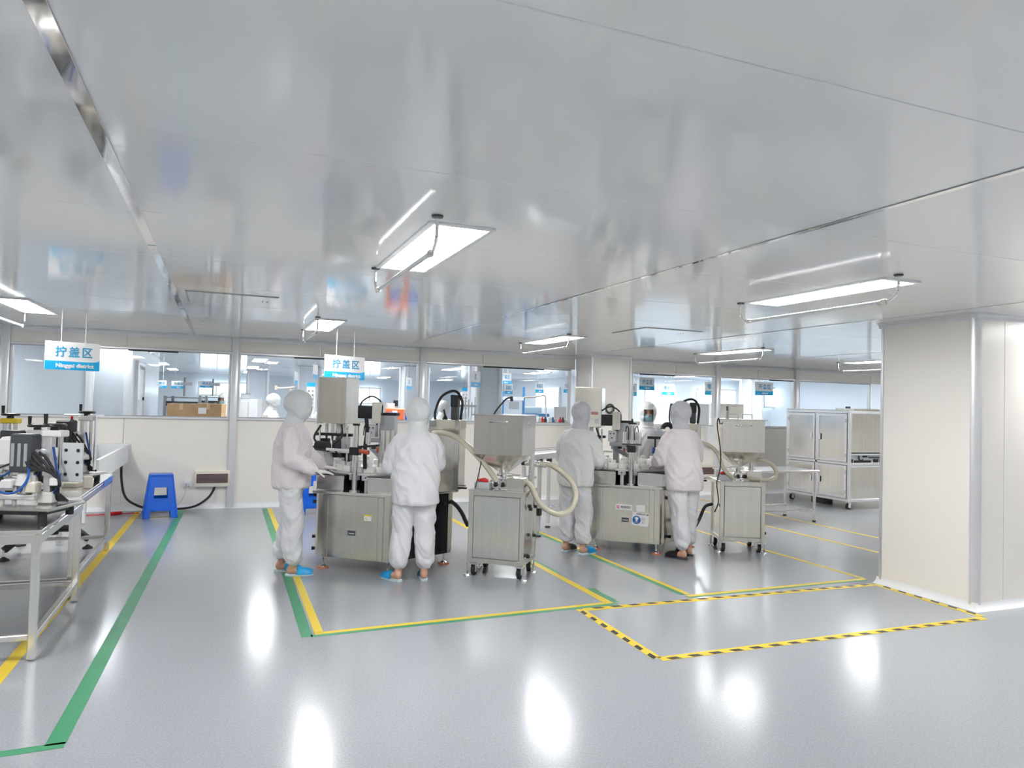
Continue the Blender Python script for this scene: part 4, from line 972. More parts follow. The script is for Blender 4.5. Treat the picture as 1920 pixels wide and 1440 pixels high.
capper('capping machine with dark motor and blue hose nearest the front of the near bench', (-1.22, 5.60, bz), rad(-22), DGREY, .38, plate=True)
capper('capping machine with yellow topped column at the left frame edge', (-1.87, 7.27, bz), rad(-12), BLACK, .40, head=YTAPE)
capper('capping machine with red-tipped pen light behind the front one', (-1.55, 6.72, bz), rad(-20), DGREY, .33)
capper('capping machine with black motor and open metal frame at the far end of the bench', (-1.36, 7.70, bz), rad(-22), mat('charcoal_motor', (.03, .033, .04), .4), .42, col2=True)
t = thing('beacon_light', 'slim black signal light with red tip among the capping machines', 'signal light', px(135, 802, 6.9)-V((0, 0, .02)))
B().cyl(px(135, 812, 6.9), px(135, 802, 6.9), .018, n=12).build('base', SIGNW, t)
B().cyl(px(135, 802, 6.9), px(135, 786, 6.9), .022, .016, n=12).build('stem', BLACK, t)
B().ball(px(135, 782.5, 6.9), (.013, .013, .022), 10).build('tip', RED, t)
B().cyl(px(135, 812, 6.9), V((px(135, 812, 6.9).x, px(135, 812, 6.9).y, bz+.09)), .008, n=8).build('rod', CHROME, t)
# plates, trays and blocks lying on the benches
def tray(label, c, s, m, rz=0., name='tray', rim=True):
    o = tag(B().box(c, s, rz=rz, bev=.004).build(name, m), label, name.replace('_', ' '))
    return o
tray('thin white board lying on the near bench beside the capping machine', (-1.12, 6.14, bz+.016), (.22, .34, .03), PLAS, -.25, 'board')
tray('tan block lying on the far bench under the last capping machine', (-1.20, 7.30, bz+.02), (.14, .2, .04), CREAM, -.3, 'block')
tray('cream bottle standing at the edge of the far bench', (-1.07, 7.15, bz+.05), (.07, .07, .10), CREAM, .2, 'bottle')
tray('dark flat tray under the front capping machine at the left edge', (-1.95, 5.45, bz+.016), (.5, .5, .03), DGREY, -.1, 'tray')
# black arched conveyor base on the floor under the benches
o = thing('conveyor_stand', 'black arched conveyor feet on levelling pads under the benches', 'conveyor', (-1.55, 8.3, 0))
for (xa, ya), (xb, yb) in (((-1.87, 8.05), (-1.25, 8.5)), ((-2.5, 8.35), (-1.9, 8.8))):
    a, b = V((xa, ya, .10)), V((xb, yb, .10)); m = (a+b)/2+V((0, 0, .14))
    B().tube([a, a*.8+b*.2+V((0, 0, .10)), m, a*.2+b*.8+V((0, 0, .12)), b], .035, 10).build('arched_foot', BLACK, o)
    B().box(m, (.16, .09, .1), rz=.6, bev=.01).build('clamp', BLACK, o)
    for p in (a, b):
        g = B().cyl((p.x, p.y, .03), (p.x, p.y, .10), .010, n=8).build('pad_screw', CHROME, o)
        B().lathe([(.05, 0), (.048, .012), (.02, .03), (.012, .04)], (p.x, p.y, 0), 16).build('pad', RUBBER, g)
B().cyl((-1.56, 8.28, .24), (-2.2, 8.57, .24), .018, n=10).build('tie_rod', CHROME, o)
for x, y in ((-1.56, 8.28), (-2.2, 8.58)): B().box((x, y, .46), (.05, .05, .46), bev=.004).build('upright', ALU, o)

# ---------------------------------------------------------------- aluminium conveyor behind the left hopper
o = thing('conveyor', 'aluminium framed conveyor standing behind the person left of the second machine', 'conveyor', (3.75, 8.1, 0))
A, Bq = px(1004, 846, 8.6), px(1062, 838, 9.0)
def cv(d0, d1, w_, z, th, name, m):
    return None
ca, cb = V((3.50, 8.05, 0)), V((4.15, 8.55, 0)); dr = (cb-ca).normalized(); nr = V((-dr.y, dr.x, 0))
def cbox(u, v, z, su, sv, sz, name, m, par=None):
    c = ca+dr*u+nr*v; return B().box((c.x, c.y, z), (su, sv, sz), rz=math.atan2(dr.y, dr.x), bev=.003).build(name, m, par or o)
for v in (-.11, .11): cbox(.4, v, .97, 1.0, .03, .07, 'side_rail', ALU)
cbox(.4, 0, .985, 1.0, .17, .02, 'belt', LGREY)
for v in (-.09, .09): cbox(.4, v, 1.045, 1.0, .012, .012, 'guide_rail', CHROME)
for u in (.05, .72):
    for v in (-.11, .11):
        l = cbox(u, v, .50, .04, .04, .88, 'leg', ALU); cbox(u, v, .90, .07, .05, .09, 'bracket', BLACK, l)
        c = ca+dr*u+nr*v
        B().cyl((c.x, c.y, .012), (c.x, c.y, .08), .009, n=8).build('pad_screw', CHROME, l)
        B().cyl((c.x, c.y, 0), (c.x, c.y, .016), .04, .03, n=14).build('pad', RUBBER, l)
    cbox(u, 0, .28, .03, .2, .03, 'cross_bar', CHROME)
cbox(.38, -.11, .30, .66, .025, .025, 'cross_bar', CHROME)
for u in (.05, .72): cbox(u, -.11, .30, .07, .05, .09, 'clamp', BLACK)
# coil on the slim column
t = tag(B().torus((6.02, 10.535, 1.57), .075, .014, 'Y', 28, 8).torus((6.01, 10.528, 1.575), .066, .012, 'Y', 28, 8).build('cable_coil', DGREY), 'small round coil of dark cable hung on the slim wall column', 'cable coil')
# spare steel trolley / control box behind the person on the right
o = thing('breaker_box', 'breaker box with smoked cover behind the person on the right', 'breaker box', (6.75+.3, WY, .3))
q = pY(1318, 880, WY)
B().box((q.x, WY-.03, .45), (.47, .06, .24), bev=.012).build('housing', CREAM, o)
B().box((q.x, WY-.064, .455), (.41, .012, .13), bev=.004).build('cover', BROWNP, o)
q = pY(1329, 818, WY)
o = thing('control_box', 'small white control box on the wall behind the person on the right', 'control box', (q.x, WY, q.z-.2))
B().box((q.x, WY-.06, q.z), (.22, .12, .36), bev=.008).build('housing', WHITE, o)
B().box((q.x, WY-.124, q.z), (.19, .01, .32), bev=.004).build('door', WHITE, o)
B().cyl((q.x+.07, WY-.128, q.z), (q.x+.07, WY-.14, q.z), .012, n=10).build('lock', CHROME, o)

# ---------------------------------------------------------------- steel table and rolling cabinet on the right
def table(label, x0, x1, y0, y1, h):
    o = thing('steel_table', label, 'table', ((x0+x1)/2, (y0+y1)/2, 0))
    B().box(((x0+x1)/2, (y0+y1)/2, h-.015), (x1-x0, y1-y0, .03), bev=.006).build('top', STEELV, o)
    for x in (x0+.05, x1-.05):
        for y in (y0+.05, y1-.05):
            l = B().cyl((x, y, .02), (x, y, h-.03), .02, n=14).build('leg', STEELV, o)
            B().cyl((x, y, 0), (x, y, .02), .026, n=12).build('leg_cap', RUBBER, l)
    for y in (y0+.05, y1-.05): B().cyl((x0+.05, y, .17), (x1-.05, y, .17), .014, n=10).build('stretcher', STEELV, o)
    for x in (x0+.05, x1-.05): B().cyl((x, y0+.05, .17), (x, y1-.05, .17), .014, n=10).build('stretcher', STEELV, o)
    return o
table('bare stainless steel table between right hopper and rolling cabinet', 6.75, 8.14, 8.06, 8.75, .755)

o = thing('rolling_cabinet', 'large steel cabinet on casters with four doors in aluminium frame', 'cabinet', (10.3, 9.66, 0))
X0, X1, Y0, Y1, ZB, ZT = 9.66, 10.75, 8.94, 10.38, .13, 1.645
def cb_(x0, x1, y0, y1, z0, z1, name, m, par=o, bev=.003):
    return B().box(((x0+x1)/2, (y0+y1)/2, (z0+z1)/2), (x1-x0, y1-y0, z1-z0), bev=bev).build(name, m, par)
pf = .045
for x in (X0, X1-pf):
    for y in (Y0, Y1-pf): cb_(x, x+pf, y, y+pf, ZB, ZT, 'frame_post', ALU)
for z in (ZB, .735, ZT-pf):
    for y in (Y0, Y1-pf): cb_(X0+pf, X1-pf, y, y+pf, z, z+pf, 'frame_rail', ALU)
    for x in (X0, X1-pf): cb_(x, x+pf, Y0+pf, Y1-pf, z, z+pf, 'frame_rail', ALU)
cb_(X0, X0+pf, (Y0+Y1)/2-pf/2, (Y0+Y1)/2+pf/2, ZB+pf, ZT-pf, 'frame_post', ALU)
cb_(X0+.05, X1-.05, Y0+.05, Y1-.05, ZB+.02, ZT-.02, 'core', DGREY)
cb_(X0+.002, X1-.002, Y0+.002, Y1-.002, ZT, ZT+.014, 'top_plate', STEEL)
cb_(X0+.2, X1-.3, Y0+.1, Y0+.5, ZT+.014, ZT+.04, 'top_panel', STEEL)
DOORS = [((Y1+Y0)/2+pf/2, Y1-pf, .78, ZT-pf, 'upper'), (Y0+pf, (Y1+Y0)/2-pf/2, .78, ZT-pf, 'upper'), ((Y1+Y0)/2+pf/2, Y1-pf, ZB+pf, .735, 'lower'), (Y0+pf, (Y1+Y0)/2-pf/2, ZB+pf, .735, 'lower')]
for i, (a, b, z0, z1, nm) in enumerate(DOORS):
    d = cb_(X0-.004, X0+.03, a+.006, b-.006, z0+.006, z1-.006, 'door', STEELV)
    for y0_, y1_, q0, q1 in ((a+.006, a+.05, z0+.006, z1-.006), (b-.05, b-.006, z0+.006, z1-.006), (a+.05, b-.05, z0+.006, z0+.05), (a+.05, b-.05, z1-.05, z1-.006)): cb_(X0-.014, X0-.004, y0_, y1_, q0, q1, 'door_frame', ALU, d, .002)
    hy = a+.08 if i % 2 == 0 else b-.08
    hy = (a+.075) if i in (0, 2) else (b-.075)
    zc = (z0+z1)/2
    cb_(X0-.028, X0-.014, hy-.018, hy+.018, zc-.05, zc+.05, 'handle', WHITE, d, .004)
    hg = b-.02 if i in (0, 2) else a+.02
    for z in (z0+.12, z1-.12): cb_(X0-.022, X0-.014, hg-.02, hg+.02, z-.03, z+.03, 'hinge', LGREY, d, .003)
# short side: two panels and the conveyor mouth between them
cb_(X0+pf, X1-pf, Y0+.004, Y0+.03, .95, ZT-pf, 'side_panel', STEEL)
cb_(X0+pf, X1-pf, Y0+.004, Y0+.03, ZB+pf, .70, 'side_panel', STEEL)
for z in (.90, .70): cb_(X0+pf, X1-pf, Y0-.002, Y0+.035, z, z+.03, 'frame_rail', ALU)
cb_(X0+pf, X1-pf, Y0+.025, Y0+.06, .735, .90, 'mouth_recess', LGREY)
cb_(X0+.12, X0+.5, Y0+.008, Y0+.025, .745, .82, 'conveyor_block', BLACK)
cb_(X0+.56, X0+.66, Y0+.005, Y0+.025, .745, .84, 'conveyor_block', BLACK)
cb_(X0+.70, X1-.1, Y0+.005, Y0+.025, .745, .83, 'conveyor_block', BLACK)
cb_(X0+.05, X0+.09, Y0+.005, Y0+.025, .745, .84, 'conveyor_block', BLACK)
cb_(X0+.45, X1-.1, Y0+.005, Y0+.022, .855, .875, 'belt_edge', DGREY)
B().torus((X0+.26, Y0+.0, .87), .05, .012, 'Y', 18, 8, 2.6, 5.6).build('cable', RUBBER, o)
B().box((X0+.36, Y0+.01, .885), (.1, .02, .03), bev=.005).build('connector', BLACK, o)
for x in (X0+.08, X1-.08):
    for y in (Y0+.08, Y1-.08):
        c = cb_(x-.04, x+.04, y-.04, y+.04, .112, .13, 'caster', CHROME)
        B().cyl((x, y-.018, .05), (x, y+.018, .05), .05, n=20).build('wheel', RUBBER, c)
        B().cyl((x, y-.021, .05), (x, y+.021, .05), .024, n=14).build('hub', PLAS, c)
        B().box((x, y-.028, .07), (.05, .008, .09), bev=.002).box((x, y+.028, .07), (.05, .008, .09), bev=.002).build('fork', PLAS, c)
B().box(((X0+X1)/2-.4, (Y0+Y1)/2, .09), (.2, .3, .14), bev=.01).build('under_box', BLACK, o)
for k in range(2): B().cyl((X0+.3+.06*k, Y0+.35, ZT+.04), (X0+.3+.06*k, Y0+.35, ZT+.075), .02, n=12).build('cable_gland', BLACK, o)
def dY(xp, Y): return Y/(math.cos(YAW)-(xp-960)/F*math.sin(YAW))      # axial distance at which a sight line meets the plane y = Y
# ---------------------------------------------------------------- the room behind the glass
struct(B().box((3.2, 21.6, CZ+.05), (26, 20.6, .08)).build('ceiling', CEIL), 'glossy ceiling of the room behind the glass')
struct(B().box((-1, 30.6, 1.25), (24, .2, 2.5)).build('wall_far', WALLB), 'pale far wall of the room behind the glass')
XS = 10.0
struct(B().box((13.2, 17.75, 1.25), (6.4, .2, 2.5)).build('wall_far_right', WALLB), 'pale far wall behind the right hand windows')
struct(B().box((XS, 24.2, 1.25), (.2, 12.8, 2.5)).build('wall_inner', WALLB), 'pale side wall of the room behind the glass')
struct(B().box((-9.6, 21, 1.25), (.2, 19.5, 2.5)).build('wall_far_left', WALLB), 'pale left wall of the room behind the glass')
struct(B().box((15.9, 14.4, 1.25), (.2, 6.6, 2.5)).build('wall_far_side', WALLB), 'pale right wall of the room behind the glass')
# near partition behind the left window, its return and door
PA = thing('wall_partition', None, None, (-4, 13.4, 0)); struct(PA, 'blue grey partition behind the leftmost window')
xe = pY(240, 740, 13.4).x; xm = pY(168, 740, 13.4).x
for a, b in ((-9.4, xm-.06), (xm+.06, xe-.04)): B().box(((a+b)/2, 13.4, CZ/2), (b-a, .06, CZ-.02)).build('panel', mat('blue_grey_panel', (.60, .65, .72), .28), PA)
for x in (xm, xe): B().box((x, 13.38, CZ/2), (.12, .1, CZ-.02), bev=.02, seg=2).build('post', ALUW, PA)
B().box((xe-.02, 16.3, CZ/2), (.06, 5.7, CZ-.02)).build('panel', WALLB, PA)
dr_ = thing('door_1', None, None, (xe, 14.7, 0)); struct(dr_, 'white door in the partition behind the left window')
B().box((xe+.03, 14.75, 1.03), (.05, .95, 2.06), bev=.004).build('leaf', WHITE, dr_)
for y in (14.2, 15.3): B().box((xe+.03, y, 1.1), (.09, .07, 2.2), bev=.01).build('jamb', ALUW, dr_)
B().box((xe+.03, 14.75, 2.15), (.09, 1.1, .07), bev=.01).build('head', ALUW, dr_)
B().box((xe+.07, 15.1, 1.52), (.03, .05, .06), bev=.006).build('lock', BLACK, dr_)
B().box((xe+.06, 14.55, 1.42), (.012, .22, .16)).build('notice', SIGNW, dr_)
# daylit windows in the far walls
def farwin(x0, y0, x1, y1, Y, nm, X=None):
    if X is None:
        a, b = pY(x0, y0, Y-.11), pY(x1, y1, Y-.11)
        o = thing('window_%d' % nm, None, None, ((a.x+b.x)/2, Y-.1, b.z)); struct(o, 'daylit window in the far wall')
        cx, wd = (a.x+b.x)/2, b.x-a.x; zc, h = (a.z+b.z)/2, a.z-b.z
        B().box((cx, Y-.115, zc), (wd, .02, h)).build('pane', WINDOWGLOW, o)
        for sx in (-.5, .5): B().box((cx+sx*wd, Y-.13, zc), (.07, .06, h+.07), bev=.01).build('frame', ALUW, o)
        for sz in (-.5, .5): B().box((cx, Y-.13, zc+sz*h), (wd, .06, .06), bev=.01).build('frame', ALUW, o)
        B().box((cx, Y-.13, zc), (.05, .05, h), bev=.008).build('mullion', ALUW, o)
n_ = 20
for r in ((373, 717, 437, 742, 30.5), (446, 718, 478, 745, 30.5), (560, 722, 585, 742, 30.5), (672, 727, 712, 757, 30.5), (862, 735, 884, 760, 30.5),
          (1210, 730, 1267, 758, 17.65), (1306, 729, 1378, 759, 17.65), (1432, 727, 1534, 766, 17.65), (1552, 730, 1600, 768, 17.65)):
    farwin(*r, n_); n_ += 1
o = thing('window_40', None, None, (XS, 20, 1.5)); struct(o, 'daylit window in the side wall')
B().box((XS-.115, 21.4, 1.85), (.02, 1.8, .62)).build('pane', WINDOWGLOW, o)
for y in (20.5, 22.3): B().box((XS-.13, y, 1.85), (.06, .07, .68)).build('frame', ALUW, o)
# columns
def bcol(xp, d, wd, label):
    p = px(xp, 740, d); o = thing('boxed_column', label, 'column', (p.x, p.y, 0))
    B().box((p.x, p.y, CZ/2), (wd, wd, CZ-.01)).build('panel', WALLB, o)
    for sx in (-1, 1):
        for sy in (-1, 1): B().cyl((p.x+sx*wd/2, p.y+sy*wd/2, 0), (p.x+sx*wd/2, p.y+sy*wd/2, CZ-.01), .05, n=12).build('corner_post', ALUW, o)
    return p
bcol(909, 14.0, .46, 'pale blue column behind the left hopper, in the room behind the glass')
bcol(577, 20, .6, 'pale column left of the first machine cabinet, in the room behind the glass')
bcol(776, 18, .55, 'pale column behind the person seen from behind, in the room behind the glass')
bcol(482, 24, .6, 'distant pale column left of the person in profile, behind the glass')
bcol(1408, dY(1408, 14.6), .34, 'pale column behind the right windows, near the last blue sign')
# ceiling lights of the back room
for i in range(-2, 5):
    for j in range(0, 4):
        x, y = 1.05+2.4*i-.3, 13.6+4.4*j
        if x < -2.6 and y < 19: continue
        if x > XS-.6 and y > 17: continue
        o = led(x, y, 'small bright ceiling light of the room behind the glass', 'ceiling lights of the room behind the glass', led_diffb); o.location.z = CZ+.008
for y in (13.6, 16.0):
    for x in (11.6, 13.6): o = led(x, y, 'small bright ceiling light of the room behind the glass', 'ceiling lights of the room behind the glass', led_diffb); o.location.z = CZ+.008
for x in (-6.9, -4.0): o = led(x, 12.3, 'small bright ceiling light of the room behind the glass', 'ceiling lights of the room behind the glass', led_diffb); o.location.z = CZ+.008
# signs
def bsign(x0, y0, x1, y1, d, word, label, dd=0., sub='district'):
    a, b = px(x0, y0, d), px(x1, y0+(x1-x0)*.03, d+dd); h = (y1-y0)*d/F
    sign(label, a, b, h, word, sub, True, dim=1)
bsign(288, 713, 313, 727, 20, '膏霜区', 'blue and white sign, first of two over the carton row behind the glass')
bsign(322, 714, 347, 728, 20, '包装区', 'blue and white sign, second of two over the carton row behind the glass')
bsign(375, 714, 401, 727, 18, '喷码区', 'blue and white sign before the bright window behind the cartons')
bsign(553, 697, 558, 721, 17, '', 'narrow edge-on sign left of the person in profile, behind the glass', .5, '')
bsign(587, 683, 596, 711, 15, '', 'narrow edge-on sign above the printed poster, behind the glass', .5, '')
bsign(762, 708, 772, 731, 15, '区', 'narrow white sign with blue foot between the two machines, behind the glass', .4, '')
bsign(883, 696, 900, 726, 13, '区', 'white sign with blue foot left of the pale blue column, behind the glass', .35)
bsign(937, 699, 959, 720, 16, '灌装区', 'blue sign high above the blue machine behind the glass', .2)
bsign(946, 720, 961, 739, 13.9, '压盖区', 'white sign with blue foot over the blue machine behind the glass', .2)
bsign(1004, 716, 1020, 737, 17, '贴标区', 'pale blue sign right of the blue machine behind the glass', .2)
bsign(1057, 716, 1070, 736, 14.5, '开盒区', 'pale blue sign at the right end of the fourth window')
bsign(1183.5, 720, 1194, 742, dY(1190, 12.6), '区', 'pale blue sign cut by the left end of the fifth window')
bsign(1199, 708, 1227, 731, dY(1210, 12.0), '开盒区', 'blue and white sign above the masked person behind the fifth window', .2)
bsign(1241, 720, 1265, 741, dY(1250, 14.5), '喷水区', 'faint blue sign before a bright far window, above the right person', .2)
bsign(1322, 716, 1350, 741, dY(1330, 12.8), '喷码区', 'blue and white sign partly hidden by the window post above the right hopper', .2)
bsign(1416, 716, 1450, 741, dY(1430, 12.3), '开盒区', 'blue and white sign behind the window left of the rolling cabinet', .25)
# printed poster board
def poster(x0, y0, x1, y1, d, label):
    a, b = px(x0, y0, d), px(x1, y0+(x1-x0)*.03, d); h = (y1-y0)*d/F; x = (b-a); x.z = 0; wd = x.length; x.normalize(); c = (a+b)/2-V((0, 0, h/2)); n = x.cross(V((0, 0, 1)))
    o = thing('poster_board', label, 'poster', (c.x, c.y, 0)); M = frame_at(c, x)
    B().box(None, (wd, h, .02), m=M).build('board', SIGNW, o)
    B().box(None, (wd, h*.13, .006), m=M @ Matrix.Translation((0, h*.435, .012))).build('header', SIGNB, o)
    for i, cx in enumerate((-.25, .2)):
        for k in range(5): text('print', '操作规程注意'[(k+i) % 6], h*.07, M @ Matrix.Translation((cx*wd, h*(.22-.13*k), .012)), TEXTK, o, .0006)
    B().bar(c-V((0, 0, h/2)), V((c.x, c.y, 0)), .03, .03).build('stand', ALU, o)
poster(576, 717, 592, 775, 13.5, 'white poster board with blue header and black print beside the machine cabinet')
poster(866, 727, 880, 775, 14.5, 'white poster board with blue header right of the tower, behind the glass')
# cartons
def carton(x0, y0, x1, y1, d, dp, label, m=CARD, lab=False, tape_=True, group=None, rz=None):
    a, b = px(x0, y0, d), px(x1, y1, d); wd = (x1-x0)*d/F; h = (y1-y0)*d/F; c = (a+b)/2; rz = -YAW*.6 if rz is None else rz
    o = thing('carton', label, 'box', (c.x, c.y, c.z-h/2), rz, group); L = lambda nm, bb, mm: bb.build(nm, mm, o, True)
    L('box', B().box((0, dp/2, h/2), (wd, dp, h), bev=.006), m)
    if tape_: L('packing_tape', B().box((0, dp/2, h+.001), (wd*1.002, .06, .003)).box((0, -.001, h-.05), (.06, .003, .1)), mat('pale_packing_tape', (.62, .48, .30), .3))
    if lab: L('label', B().box((-wd*.22, -.002, h*.5), (wd*.3, .003, h*.42)), SIGNW)
    return o, c, h
o, c, h = carton(314, 757, 365, 784, 12.2, .34, 'brown carton left of its twin on the sill height bench')
o, c2, h2 = carton(366.5, 757, 414, 784, 12.2, .34, 'brown carton with a white label on its front', lab=True)
tb = thing('packing_bench', 'pale packing bench carrying the two brown cartons', 'bench', ((c.x+c2.x)/2, c.y+.2, 0), -YAW*.6)
zt = c2.z-h2/2
B().box((0, .05, zt-.0235), (1.5, .75, .04), bev=.004).build('top', LGREY, tb, True)
for sx in (-.7, .7):
    for sy in (-.25, .35): B().box((sx, sy, zt/2-.02), (.05, .05, zt-.04)).build('leg', ALU, tb, True)
def rack(x0, x1, y0, y1, d, label, bars=4, shelves=3):
    a, b = px(x0, y0, d), px(x1, y1, d); o = thing('machine_rack', label, 'rack', ((a.x+b.x)/2, a.y, 0), -YAW*.6)
    wd = (x1-x0)*d/F; h = a.z
    for sx in (-.5, .5):
        for y in (0, .5): B().box((sx*wd, y, h/2), (.05, .05, h)).build('post', GREY, o, True)
    for k in range(shelves): B().box((0, .25, h-.03-.12*k), (wd, .54, .025)).build('shelf', LGREY if k else GREY, o, True)
    for k in range(bars):
        B().box((-.4*wd+.8*wd*k/(bars-1), .02, h-.15), (.18, .08, .09), bev=.01).build('drive', DGREY if k % 2 else RUBBER, o, True)
    B().cyl((0, .1, h), (0, .1, h+.38), .02, n=10).build('mast', GREY, o, True)
    B().box((.05, .1, h+.25), (.2, .06, .06)).build('mast_head', LGREY, o, True)
    return o
rack(310, 372, 742, 785, 14.2, 'dark topped machine rack behind the left carton')
rack(376, 415, 742, 785, 15.6, 'dark topped machine rack behind the labelled carton', 3)
# pale bins and cabinets
def locker(x0, x1, y0, d, label, m=WHITE, dp=.5, doors=2):
    a = px(x0, y0, d); b = px(x1, y0, d); o = thing('white_cabinet', label, 'cabinet', ((a.x+b.x)/2, (a.y+b.y)/2, 0), -YAW*.6); wd = (x1-x0)*d/F; h = a.z
    B().box((0, dp/2, h/2), (wd, dp, h), bev=.008).build('housing', m, o, True)
    for k in range(doors):
        w1 = wd/doors; f = B().box((-wd/2+w1*(k+.5), -.01, h/2), (w1-.02, .02, h-.08), bev=.006).build('door', m, o, True)
        B().box((-wd/2+w1*(k+.5)+w1*.32, -.028, h*.62), (.02, .016, .2)).build('handle', DGREY, f, True)
    return o, h
o, h = locker(449, 482, 748, 14.2, 'pale two door cabinet right of the first window post, behind the glass')
b = px(461, 744, 14.3); k_ = thing('storage_box', 'small grey box on top of the pale two door cabinet', 'box', (b.x, b.y, h))
B().box((b.x, b.y+.12, h+.05), (.18, .16, .10), bev=.01).build('bin', LGREY, k_); B().box((b.x, b.y+.12, h+.106), (.20, .18, .016), bev=.004).build('lid', GREY, k_)
locker(484, 512, 750, 15.3, 'pale cabinet behind the small worker in pink and white, behind the glass')
locker(1290, 1331, 757, dY(1310, 12.4), 'white cabinet left of the window post above the right hopper', doors=1)
locker(1347, 1396, 757, dY(1370, 12.4), 'cream cabinet behind the right hopper lid', mat('cream_paint', (.84, .80, .70), .4), doors=1)
locker(1185, 1205, 790, dY(1195, 12.2), 'low pale cabinet behind the masked person', CREAM, doors=1)
# orange machine with blue crates
p = px(740, 762, 14.4); o = thing('orange_machine', 'orange machine housing with a white label, behind the glass', 'machine', (p.x, p.y, 0), -YAW)
OR = mat('orange_paint', (.80, .17, .05), .4)
B().box((0, 0, 1.28), (.42, .4, .36), bev=.02).build('housing', OR, o, True); B().box((.04, -.205, 1.36), (.10, .01, .11)).build('label', SIGNW, o, True)
for s in (-.18, .18): B().box((s, 0, .55), (.07, .36, 1.1)).build('leg', OR, o, True)
B().cyl((-.26, -.1, 1.36), (-.2, -.1, 1.36), .07, n=16).build('flange', OR, o, True)
B().cyl((-.1, -.0, 1.46), (-.1, -.0, 1.56), .12, n=16).build('motor_dome', LGREY, o, True); B().cyl((.02, -.0, 1.50), (.02, -.0, 1.62), .05, n=12).build('motor_cap', BLACK, o, True)
for i, (xp, dz) in enumerate(((734, 0), (769, 0))):
    q = px(xp, 775, 13.9); bx = thing('blue_crate', ['blue crate under the orange machine', 'blue crate right of the orange machine'][i], 'crate', (q.x, q.y, 0), -YAW)
    B().box((0, 0, 1.26), (.17, .2, .2), bev=.01).build('bin', BLUE, bx, True); B().box((0, 0, 1.37), (.19, .22, .025), bev=.005).build('rim', BLUE, bx, True); B().box((0, 0, .58), (.16, .2, 1.16)).build('stand', LGREY, bx, True)
# blue labelling machine, table with bottles
p = px(970, 770, 14.6); o = thing('labelling_machine', 'white and blue labelling machine behind the left hopper, behind the glass', 'machine', (p.x, p.y, 0), -YAW)
BM = mat('machine_blue', (.05, .22, .50), .4); PB = mat('machine_pale_blue', (.42, .60, .75), .4)
B().box((0, 0, .62), (.85, .6, 1.24), bev=.01).build('cabinet', WHITE, o, True)
B().box((-.30, -.1, 1.55), (.05, .05, .62)).build('post', BM, o, True); B().box((.12, -.1, 1.6), (.05, .05, .72)).build('post', BM, o, True)
B().box((-.09, -.1, 1.72), (.42, .1, .07)).build('beam', WHITE, o, True)
B().box((-.07, -.08, 1.58), (.2, .12, .15), bev=.01).build('label_reel_box', GREY, o, True)
B().cyl((.06, -.12, 1.28), (.06, -.04, 1.28), .09, n=20).build('label_reel', BM, o, True)
B().box((.32, -.06, 1.5), (.34, .2, .12), bev=.01).build('drive_unit', PB, o, True); B().box((.40, -.08, 1.40), (.5, .16, .06), bev=.01).build('conveyor', BM, o, True)
B().box((-.17, -.15, 1.29), (.14, .1, .09), bev=.01).build('print_head', BM, o, True); B().box((-.11, -.12, 1.37), (.40, .12, .02)).build('shelf', WHITE, o, True)
for k, (x, m) in enumerate(((-.36, CREAM), (-.24, RUBBER), (.2, WHITE), (.34, DGREY))): B().cyl((x, -.2, 1.24), (x, -.2, 1.36), .04, n=12).build('roller', m, o, True)
p = px(1035, 785, dY(1035, 12.3)); tb = thing('white_bench', 'white bench strewn with small bottles and parts, behind the glass', 'bench', (p.x, p.y, 0), -YAW*.7)
B().box((0, 0, 1.22), (.62, .5, .04), bev=.004).build('top', WHITE, tb, True)
for sx in (-.28, .28): B().box((sx, 0, .6), (.05, .46, 1.2)).build('leg', ALUW, tb, True)
B().box((.18, .16, 1.41), (.24, .04, .34)).build('back_panel', WHITE, tb, True)
random.seed(5)
BC = [(CREAM, 'cream'), (RED, 'red'), (DGREY, 'dark grey'), (PLAS, 'white'), (BM, 'blue')]
bottle = {}
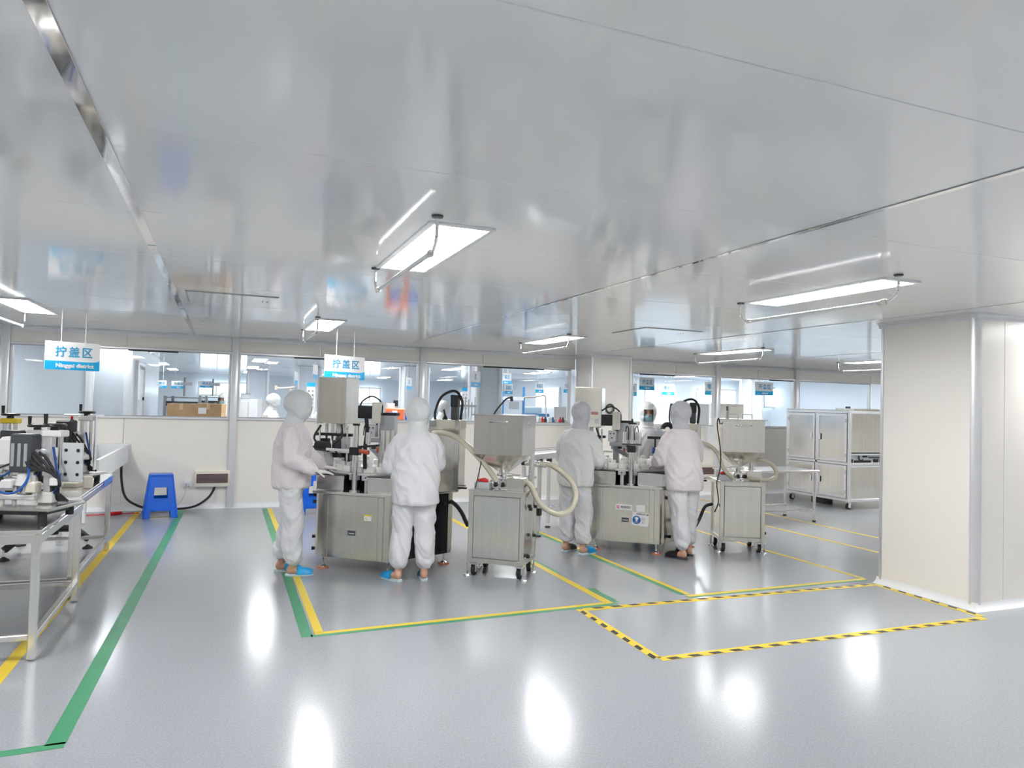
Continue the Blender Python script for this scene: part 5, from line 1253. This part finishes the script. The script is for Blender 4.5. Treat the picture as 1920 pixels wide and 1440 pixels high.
for k in range(9):
    m, nm = BC[k % 5]; u, v = -.26+.065*k, -.16+.08*(k % 3)
    if m.name not in bottle: bottle[m.name] = B().lathe([(.001, 0), (.032, 0), (.034, .01), (.034, .09), (.016, .115), (.016, .14), (.001, .14)], (0, 0, 0), 14).mesh('small_bottle', m)
    R = Matrix.Rotation(-YAW*.7, 3, 'Z') @ V((u, v, 1.241))
    q = bpy.data.objects.new('small_bottle', bottle[m.name]); COL.objects.link(q); q.location = V((p.x, p.y, 0))+R
    ord_ = ['first', 'second', 'third', 'fourth', 'fifth', 'sixth', 'seventh', 'eighth', 'ninth'][k]
    tag(q, 'small %s bottle on the white bench behind the glass, %s from the left' % (nm, ord_), 'bottle', 'small bottles on the white bench')
# tool rods behind the tower
p = px(872, 775, 13.2); o = thing('rod_rack', 'rack of upright steel rods right of the tower, behind the glass', 'rack', (p.x, p.y, 0), -YAW)
B().box((0, 0, 1.55), (.42, .05, .04)).build('top_bar', CHROME, o, True); B().box((0, 0, 1.2), (.42, .05, .04)).build('lower_bar', CHROME, o, True)
for k in range(7): B().cyl((-.18+.06*k, 0, .0), (-.18+.06*k, 0, 1.72-.05*(k % 3)), .013, n=8).build('rod', CHROME, o, True)
# lamp arm of the bench behind the person in profile
tag(B().tube([px(516, 727, 13.0), px(530, 728, 13.0), px(552, 726, 13.0)], .016, 8).tube([px(518, 731, 13), px(518, 723, 13)], .03, 8, smooth=False).tube([px(543, 727, 13), px(547, 742, 13), px(549, 790, 13), V((px(549, 790, 13).x, px(549, 790, 13).y, 0))], .014, 8).build('swing_lamp', mat('beige_arm', (.72, .6, .5), .4)), 'beige jointed lamp arm above the small worker, behind the glass', 'lamp')
tag(B().tube([px(982, 745, 14), px(1000, 745, 14), px(1021, 742, 14), px(1023, 757, 14), px(1024, 790, 14), V((px(1024, 790, 14).x, px(1024, 790, 14).y, 0))], .014, 8).build('swing_lamp', MATS['beige_arm']), 'beige jointed lamp arm right of the labelling machine, behind the glass', 'lamp')
# workers in the back room share the figures built above
def worker(src, xp, d, face, label, sink=0.):
    q = px(xp, 760, d); c = dup(src); c.location = (q.x, q.y, sink); c.rotation_euler = (0, 0, face); c['label'] = label; return c
worker(p5, 424, 13.6, heading(-.3, -1), 'small person with white hood standing right of the labelled carton')
worker(p1, 508, 13.1, heading(.8, .3), 'small person in profile left of the tall person, behind the glass')
worker(p5, 606, 14.3, heading(.2, -1), 'small person facing the glass between poster and machine cabinet')
worker(p2, 826, 13.4, heading(.3, .9), 'small person behind the tower cable, behind the glass')
worker(p3, 884, 14.3, heading(.9, .2), 'small person right of the rod rack, behind the glass')
bpy.data.scenes.remove(TS)
